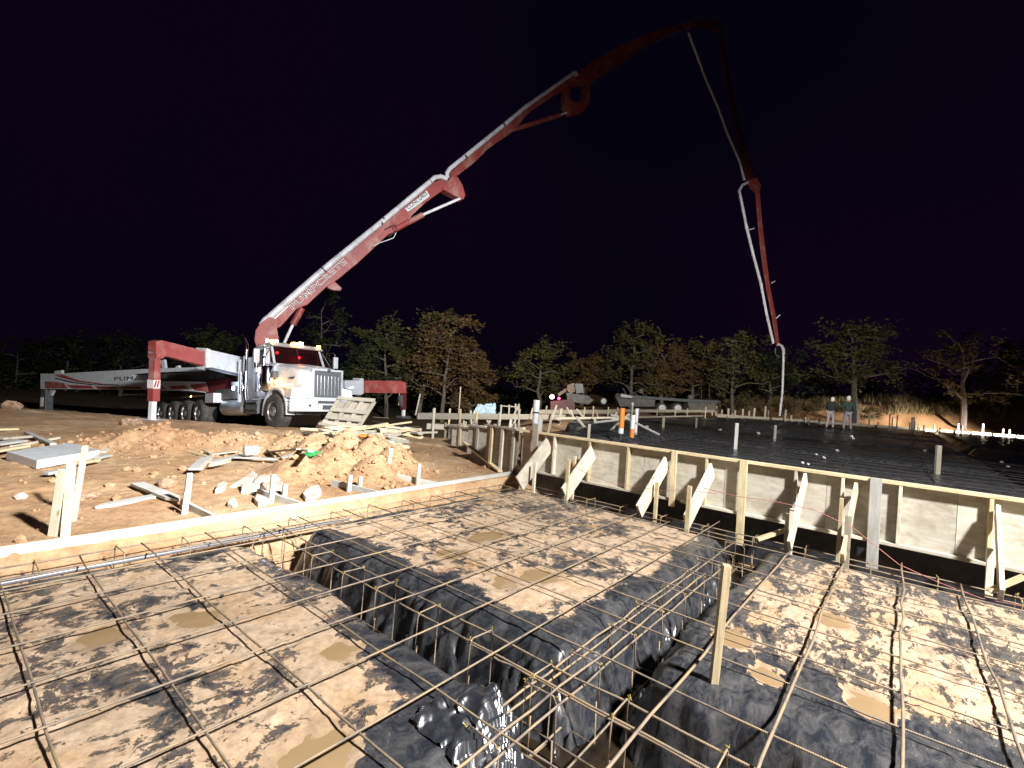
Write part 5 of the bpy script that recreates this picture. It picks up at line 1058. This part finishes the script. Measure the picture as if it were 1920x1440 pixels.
# ---- outriggers
def vplane(pa_, da, pb_, db):
    A = D(*pa_, da); Bq = D(*pb_, db); d = Vector((Bq.x-A.x, Bq.y-A.y, 0)).normalized(); n = Vector((-d.y, d.x, 0)); n = n if (-A).dot(n) > 0 else -n; return A, n
def opart(pl, pts, th, name, mat, off=0.0, parent=None, bev=.01): return MB().prism([onP(x, y, pl[0]+pl[1]*off, pl[1]) for x, y in pts], pl[1]*th).build(name, M[mat], parent or TR, world=True, bev=bev)
c5 = lambda *a: [(80+x/5.053, 680+y/5.053) for x, y in a]
P1 = vplane((290, 655), 14.9, (457, 690), 18.2)
opart(P1, [(285, 640), (296, 637.5), (377, 657.5), (377, 685.6), (303, 667), (298, 672), (285, 672)], .34, 'outrigger_arm', 'red')
opart(P1, [(377, 652), (385, 654), (386, 688), (377, 689)], .46, 'arm_flange', 'white'); opart(P1, [(384, 655), (455, 671), (458, 674), (458, 703), (384, 687)], .40, 'outrigger_box', 'white2'); opart(P1, [(388, 687), (458, 703), (458, 708), (388, 692)], .2, 'arm_rail', 'steel')
opart(P1, [(286, 648), (297, 648), (294.5, 752), (281, 752)], .24, 'outrigger_leg', 'red'); opart(P1, [(285, 652), (298, 652), (298, 662), (285, 662)], .27, 'leg_band', 'white2', bev=0)
opart(P1, [(282, 712), (295, 712), (294.5, 728), (281.6, 728)], .26, 'reflective_band', 'letter', bev=0)
for k in range(2): opart(P1, [(282+k*5, 726), (286+k*5, 713), (289+k*5, 713), (285+k*5, 726)], .27, 'reflective_stripe', 'red', bev=0)
opart(P1, [(282, 752), (291, 752), (289.5, 787), (280, 787)], .15, 'leg_ram', 'pvc'); opart(P1, [(272, 786), (300, 786), (300, 790.5), (270, 790)], .55, 'foot_pad', 'white2')
ft = D(285, 792, 15.0); tag(MB().bb(ft.x-.55, ft.x+.75, ft.y-.45, ft.y+.45, ft.z-.10, ft.z-.02).build('crane_mat', M['old'], world=True), 'flat timber mat under the near outrigger foot', 'timber mat')
P2 = vplane((85, 720), 23.0, (440, 715), 18.9)
oa = opart(P2, c5((20, 105), (180, 106), (640, 80), (1000, 62), (1500, 45), (1510, 80), (1095, 95), (900, 110), (850, 170), (1000, 172), (1300, 176), (1560, 182), (1575, 285), (1440, 270), (900, 256), (20, 250)), .34, 'outrigger_arm', 'white2')
opart(P2, c5((850, 100), (1500, 80), (1700, 90), (1790, 150), (1560, 182), (850, 172)), .2, 'arm_gap_shade', 'black', -.12)  # black filler plate stands for the shaded gap in the arm
opart(P2, c5((1580, 180), (1780, 150), (1790, 290), (1585, 290)), .3, 'body_panel', 'darkred', -.05)  # red panel coloured dark for the shadow it stands in
for q in (((20, 178), (110, 180), (200, 195), (240, 243), (25, 242)), ((225, 210), (455, 218), (490, 246), (280, 244)), ((495, 222), (700, 226), (715, 247), (525, 247)), ((745, 228), (920, 228), (940, 248), (770, 248)), ((1080, 222), (1130, 220), (1160, 248), (1085, 250)), ((1190, 225), (1345, 214), (1385, 246), (1225, 250)), ((1395, 212), (1555, 192), (1568, 278), (1440, 262))):
    opart(P2, c5(*q), .012, 'red_stripe', 'red', .176, oa, 0)
for q in (((110, 112), (180, 112), (350, 170), (560, 198), (720, 206), (720, 210), (540, 206), (330, 182), (150, 135)), ((120, 142), (300, 184), (480, 205), (720, 213), (720, 217), (460, 212), (280, 192), (115, 150))): opart(P2, c5(*q), .010, 'swoosh_stripe', 'ink' if q[0][0] > 115 else 'red', .176, oa, 0)
text('PUM', (80+680/5.05, 680+170/5.05), (80+855/5.05, 680+166/5.05), 7.0, 'ink', 'lettering', .18, oa, plane=P2)
opart(P2, [(84, 728), (93, 728), (92, 772), (82, 772)], .3, 'outrigger_leg', 'steel'); opart(P2, [(84, 745), (89, 745), (88, 762), (83.5, 762)], .34, 'reflective_band', 'letter', bev=0); opart(P2, [(96, 730), (104, 730), (98, 742), (94, 742)], .1, 'leg_gusset', 'white2')
for q in ([(104, 696), (118, 694), (118, 702), (104, 703)], [(303, 676), (310, 674), (312, 690), (306, 692)], [(331, 687), (337, 685), (338, 693), (332, 694)]): opart(P2, q, .1, 'bracket', 'white2')
opart(P2, [(78, 770), (96, 770), (96, 775), (77, 775)], .5, 'foot_pad', 'steel')
P3 = vplane((640, 725), 18.2, (757, 728), 21.0)
opart(P3, [(640, 713), (668, 713), (668, 709), (675, 709), (675, 738), (668, 740), (640, 738)], .42, 'outrigger_box', 'white2'); opart(P3, [(675, 713), (745, 714), (756, 718), (757, 737), (675, 736)], .34, 'outrigger_arm', 'red')
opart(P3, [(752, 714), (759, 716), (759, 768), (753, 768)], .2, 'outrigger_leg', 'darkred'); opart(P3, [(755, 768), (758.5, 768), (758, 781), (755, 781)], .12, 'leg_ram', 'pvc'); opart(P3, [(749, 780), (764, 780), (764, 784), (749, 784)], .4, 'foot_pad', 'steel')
opart(P3, [(748, 744), (754, 740), (755, 765), (751, 762)], .15, 'hose_bundle', 'steel')

# ================================================================== MACHINES AT THE FAR SIDE OF THE SLAB
def q_(px, py, d): return D(px, py, d)
ft_ = empty('flatbed_truck', q_(1240, 775, 34), 'dusty dark flatbed truck chassis parked in front of the trees with two rear wheels showing', 'truck')
PT = vplane((1150, 760), 34, (1340, 760), 34.5)
def tp(pts, th, name, mat, off=0.0, parent=None): return opart(PT, pts, th, name, mat, off, parent or ft_)
tp([(1152, 744), (1225, 746), (1225, 762), (1160, 762)], .7, 'fuel_box', 'deck'); tp([(1180, 741), (1300, 749), (1345, 751), (1345, 755), (1298, 754), (1180, 746)], 1.0, 'frame_rail', 'steel')
tp([(1160, 738), (1180, 742), (1180, 746), (1158, 744)], 1.4, 'headboard', 'white2')
tp([(1285, 752), (1338, 754), (1338, 772), (1288, 768)], .8, 'rear_rack', 'deck')
for px, py, r in ((1239, 765, 9.5), (1268, 765.5, 9.5), (1130, 752, 7)):
    c = onP(px, py, PT[0]+PT[1]*.9, PT[1]); R_px = r/F*depth_of(c); ax_ = PT[1]; e = bpy.data.objects.new('wheel', None); COL.objects.link(e); setp(e, ft_, Matrix.Translation(c))
    MB().tube([c-ax_*.28, c-ax_*.22, c+ax_*.22, c+ax_*.28], [R_px*.86, R_px, R_px, R_px*.86], 22).build('tyre', M['tyre'], e, world=True); MB().tube([c+ax_*.285, c+ax_*.30, c+ax_*.31], [R_px*.70, R_px*.66, R_px*.2], 20).build('rim', M['white2'], e, world=True)
for a in (((1175, 741), (1168, 728)), ((1186, 741), (1174, 722)), ((1200, 744), (1190, 738)), ((1218, 747), (1202, 736)), ((1316, 753), (1315, 722)), ((1331, 753), (1330, 722)), ((1322, 755), (1330, 768)), ((1335, 755), (1345, 770))): MB().tube([onP(*a[0], PT[0], PT[1]), onP(*a[1], PT[0], PT[1])], .05, 6).build('stanchion', M['steel'] if a[0][0] < 1300 else M['chrome'], ft_, world=True)
for c in ((1294, 745), (1202, 733)): blob_ = MB().lathe([(.001, -.18), (.16, -.15), (.2, 0), (.16, .15), (.001, .18)], onP(*c, PT[0], PT[1]), 'z', 10).build('coil', M['deck'], ft_, world=True)
mt = empty('mixer_machine', q_(1080, 775, 33), 'dark machine with a tan drum and glowing red tail lamps behind the forms', 'machine')
PM = vplane((1040, 760), 33, (1110, 760), 33)
def mp_(pts, th, name, mat, off=0.0): return opart(PM, pts, th, name, mat, off, mt)
mp_([(1030, 752), (1068, 748), (1075, 756), (1075, 774), (1030, 774)], 1.8, 'body', 'darkred'); mp_([(1075, 719), (1090, 720), (1092, 736), (1078, 738)], 1.5, 'cab_box', 'steel'); mp_([(1062, 722), (1075, 718), (1078, 734), (1068, 738), (1062, 732)], .9, 'drum', 'yellow')
mp_([(1045, 738), (1064, 726), (1067, 730), (1048, 743)], .3, 'chute', 'yellow'); mp_([(1060, 736), (1100, 742), (1110, 750), (1100, 758), (1062, 752)], 1.3, 'chassis', 'deck')
for px, py, r, nm, mm in ((1035, 744, 4.0, 'tail_lamp', 'l_tail'), (1048, 747, 2.4, 'tail_lamp', 'l_tail2')):
    c = onP(px, py, PM[0]+PM[1]*1.0, PM[1]); MB().tube([c-PM[1]*.05, c+PM[1]*.05], r/F*33, 14).build(nm, M[mm], mt, world=True)
c = onP(1040, 746, PM[0]+PM[1]*1.35, PM[1]); point('tail_lamp_glow', c, 7, (1.0, .12, .25), .1)

# ================================================================== TREES AND BRUSH
def leaves(C_, n, size, rs):
    """n leaf clumps each a bent quad, scattered round the cluster centres"""
    k = rs.randint(0, len(C_), n); c = C_[k]; p = c[:, :3]+rs.normal(0, 1, (n, 3))*c[:, 3:4]*np.array([1, 1, .75])
    a = rs.uniform(0, 6.283, n); t = rs.uniform(-1.2, 1.2, n); s = size*rs.uniform(.5, 1.35, n)
    u = np.stack([np.cos(a), np.sin(a), rs.uniform(-.5, .5, n)], -1)*s[:, None]; v = np.stack([-np.sin(a)*np.cos(t), np.cos(a)*np.cos(t), np.sin(t)], -1)*(s*.7)[:, None]
    q = np.stack([p-u, p-v*.8+u*.15, p+u, p+v], 1).reshape(-1, 3); return q
def qmesh(name, q, mat):
    me = bpy.data.meshes.new(name); n = len(q)//4; me.vertices.add(len(q)); me.vertices.foreach_set('co', q.astype(np.float32).ravel()); me.loops.add(len(q)); me.polygons.add(n)
    me.loops.foreach_set('vertex_index', np.arange(len(q), dtype=np.int32)); me.polygons.foreach_set('loop_start', np.arange(0, len(q), 4, dtype=np.int32)); me.polygons.foreach_set('loop_total', np.full(n, 4, dtype=np.int32)); me.update(calc_edges=True); me.materials.append(mat); return me
def tree(px, ytop, ybase, wpx, dep, leaf, lab, seed, nleaf=4400, trunk=.16, fork=.17, bare=0.0, lean=0, grp=None, cat='tree', size=.15, low=.13):
    rs = np.random.RandomState(seed); b = D(px, ybase, dep); b.z = min(gz(b.x, b.y), b.z+.4)-.1; top = D(px, ytop, dep).z; Ht = top-b.z; R = wpx/2/F*dep
    r = empty('tree', b, lab, cat, grp); tr = MB(); cl = []
    pts = [Vector((0, 0, 0))]; lx, ly = rs.uniform(-.08, .08, 2)+np.array([lean, -lean])*.5
    for k in range(1, 7): pts.append(Vector((lx*k*Ht/6+rs.uniform(-.12, .12), ly*k*Ht/6+rs.uniform(-.12, .12), Ht*.86*k/6)))
    tr.tube([b+p for p in pts], [trunk*(1.25-.17*k) for k in range(7)], 7)
    nl = 11
    for i in range(nl):
        h = fork+(.88-fork)*(i+.5)/nl; k = h/.86*6; i0 = min(int(k), 5); q0 = pts[i0].lerp(pts[i0+1], k-i0); az = i*2.4+rs.uniform(-.5, .5)
        rr_ = R*(1.05-.55*max(0, (h-.45)/.5)**1.5)*rs.uniform(.65, 1.1); e = q0+Vector((math.cos(az)*rr_, math.sin(az)*rr_, Ht*rs.uniform(.02, .20)))
        e.z = min(e.z, Ht*.97)*rs.uniform(.86, 1.0); m1 = q0.lerp(e, .4)+Vector((0, 0, rs.uniform(-.05, .3))); m2 = q0.lerp(e, .72)+Vector(rs.uniform(-.2, .2, 3))
        tr.tube([b+q0, b+m1, b+m2, b+e], [trunk*.5, trunk*.34, trunk*.2, .02], 5)
        for j in range(5):
            s_ = m1.lerp(e, rs.uniform(.1, 1)); e2 = s_+Vector(rs.normal(0, .42, 3))*R*.55; e2.z = min(e2.z+R*.12, Ht); e2.z = max(e2.z, Ht*low)
            tr.tube([b+s_, b+s_.lerp(e2, .5)+Vector(rs.uniform(-.12, .12, 3)), b+e2], [trunk*.16, trunk*.1, .012], 4); cl.append((*e2, rs.uniform(.12, .26)*max(R, 1.2)*.6))
            if rs.rand() < .6: cl.append((*(s_.lerp(e2, .6)), rs.uniform(.10, .22)*max(R, 1.2)*.5))
    tr.build('trunk', M['bark'], r, world=True)
    cl = np.array(cl); cl = cl[rs.permutation(len(cl))[:int(len(cl)*(1-bare))]]; q = leaves(cl, nleaf, size, rs); link('crown', qmesh('crown', q, M[leaf]), r, Matrix.Translation(b)); return r
TL = [(28, 640, 775, 130, 44, 'lf_dark', 'dark low tree at the far left edge, above the rear outrigger', 1, {}),
 (120, 622, 775, 130, 46, 'lf_dark', 'dark tree behind the rear outrigger arm, left of centre', 2, {}), (222, 628, 775, 130, 45, 'lf_dark', 'dark tree just left of the near red outrigger leg', 3, {}),
 (330, 640, 770, 110, 47, 'lf_dark', 'dark tree behind the red front outrigger arm', 4, {}), (408, 622, 765, 95, 42, 'lf_green', 'greener small tree between the outrigger box and the exhaust stack', 5, {}), (470, 640, 765, 80, 46, 'lf_dark', 'dark tree directly behind the truck exhaust', 6, {}),
 (608, 552, 765, 95, 40, 'lf_dark', 'tall thin half bare tree rising behind the boom cylinder', 7, dict(bare=.45, nleaf=2600, fork=.3, trunk=.13)), (672, 640, 768, 90, 42, 'lf_dark', 'small dark tree behind the truck mirror', 8, {}),
 (725, 600, 768, 110, 43, 'lf_green', 'green tree at the left of the big tree group', 9, {}), (785, 578, 766, 130, 44, 'lf_olive', 'tallest tree of the big group left of centre', 10, dict(nleaf=5200)), (830, 600, 766, 130, 41, 'lf_brown', 'brown leaved tree at the right of the big group', 11, dict(nleaf=5200)),
 (885, 640, 768, 85, 42, 'lf_brown', 'smaller brown tree hanging over the white form stakes', 12, {}), (1010, 636, 766, 100, 43, 'lf_olive', 'round grey green tree above the capped white pipe', 14, dict(nleaf=3800)),
 (1090, 662, 764, 75, 45, 'lf_brown', 'low brown tree above the glowing tail lamps', 15, {}), (1182, 614, 762, 110, 44, 'lf_olive', 'tall olive tree behind the flatbed truck', 17, dict(nleaf=4800)),
 (1238, 645, 762, 80, 44, 'lf_brown', 'brown tree behind the flatbed rear wheels', 18, {}), (1298, 638, 760, 95, 47, 'lf_brown', 'russet tree left of the pale sparse tree', 19, {}), (1376, 610, 762, 118, 41, 'lf_olive', 'pale sparse tree with visible stems left of the hanging hose', 20, dict(bare=.15, nleaf=3600, trunk=.15)),
 (1440, 660, 762, 90, 48, 'lf_dark', 'dark tree directly behind the hanging hose', 21, {}), (1608, 598, 752, 165, 42, 'lf_olive', 'spreading oak with a pale trunk behind the two workers', 23, dict(nleaf=3600, bare=.25, trunk=.26, fork=.34, low=.42)),
 (1808, 618, 757, 140, 43, 'lf_olive', 'forked open oak with crooked limbs near the right edge', 25, dict(nleaf=2200, bare=.5, trunk=.22, fork=.2, lean=-.05, low=.3)), (1885, 640, 775, 120, 46, 'lf_dark', 'dark tree at the right edge of the picture', 26, {})]
for px, yt, yb, wp, dep, lf, lab, sd, kw in TL: tree(px, yt, yb, wp, dep, lf, lab, sd, **kw)
# a far woodland mass behind them
def mass():
    rs = np.random.RandomState(77); C_ = []
    for px in np.arange(-150, 2050, 22): 
        dep = rs.uniform(54, 64); t_ = D(px, 688+rs.uniform(-14, 26)+max(0, px-1300)*.03, dep); g = -1.5 if px < 700 else gz(t_.x, t_.y)
        for z in np.arange(g, t_.z, 1.3): C_.append((t_.x+rs.uniform(-1, 1), t_.y+rs.uniform(-1, 1), z, rs.uniform(.5, .9)))
    q = leaves(np.array(C_), 15000, .28, rs); tag(link('distant_wood', qmesh('distant_wood', q, M['lf_dark'])), 'dark distant woodland behind the separate trees', None, None, 'stuff')
mass()
def brush():
    rs = np.random.RandomState(5); q = []; n = 15000
    px = rs.uniform(1290, 1960, n); dep = rs.uniform(45.5, 52, n); a = []
    P = np.array([D(x, 760, d)[:2] for x, d in zip(px, dep)]); z = ground(P[:, 0], P[:, 1])[0]
    dens = fbm(P[:, 0]*.5, P[:, 1]*.5, 8, 3); keep = dens > -.15; P = P[keep]; z = z[keep]; n = len(P); h = rs.uniform(.2, .75, n)*(1+dens[keep]); an = rs.uniform(0, 6.28, n); w_ = .035
    t_ = np.stack([P[:, 0]+rs.normal(0, .12, n), P[:, 1]+rs.normal(0, .12, n), z+h], -1); b0 = np.stack([P[:, 0]-np.cos(an)*w_, P[:, 1]-np.sin(an)*w_, z-.05], -1); b1 = np.stack([P[:, 0]+np.cos(an)*w_, P[:, 1]+np.sin(an)*w_, z-.05], -1)
    q = np.stack([b0, b1, t_+[.012, 0, 0], t_-[.012, 0, 0]], 1).reshape(-1, 3); tag(link('dry_grass', qmesh('dry_grass', q, M['grass'])), 'dry grass and weeds growing behind the orange berm', None, None, 'stuff')
brush()
for k, (px, py, dep, s) in enumerate([(1641, 752, 43.5, .8), (1470, 762, 44, 1.0), (1530, 758, 45, .8), (1870, 765, 46, 1.0)]):
    rs = np.random.RandomState(200+k); b = D(px, py+14, dep); b.z = gz(b.x, b.y); C_ = np.array([(rs.normal(0, .4*s), rs.normal(0, .4*s), rs.uniform(.2, 1.3)*s, .22*s) for _ in range(14)])
    r = empty('bush', b, ['pale green bush just right of the two workers', 'brown bush behind the foot of the hanging hose', 'low bush left of the two workers', 'low bush on the berm at the right edge'][k], 'bush')
    st = MB()
    for c in C_[:8]: st.tube([b, b+Vector(c[:3])*.6, b+Vector(c[:3])], [.03, .02, .01], 4)
    st.build('stems', M['bark'], r, world=True); link('foliage', qmesh('foliage', leaves(C_, 500, .10, rs), M['lf_olive' if k != 1 else 'lf_brown']), r, Matrix.Translation(b))
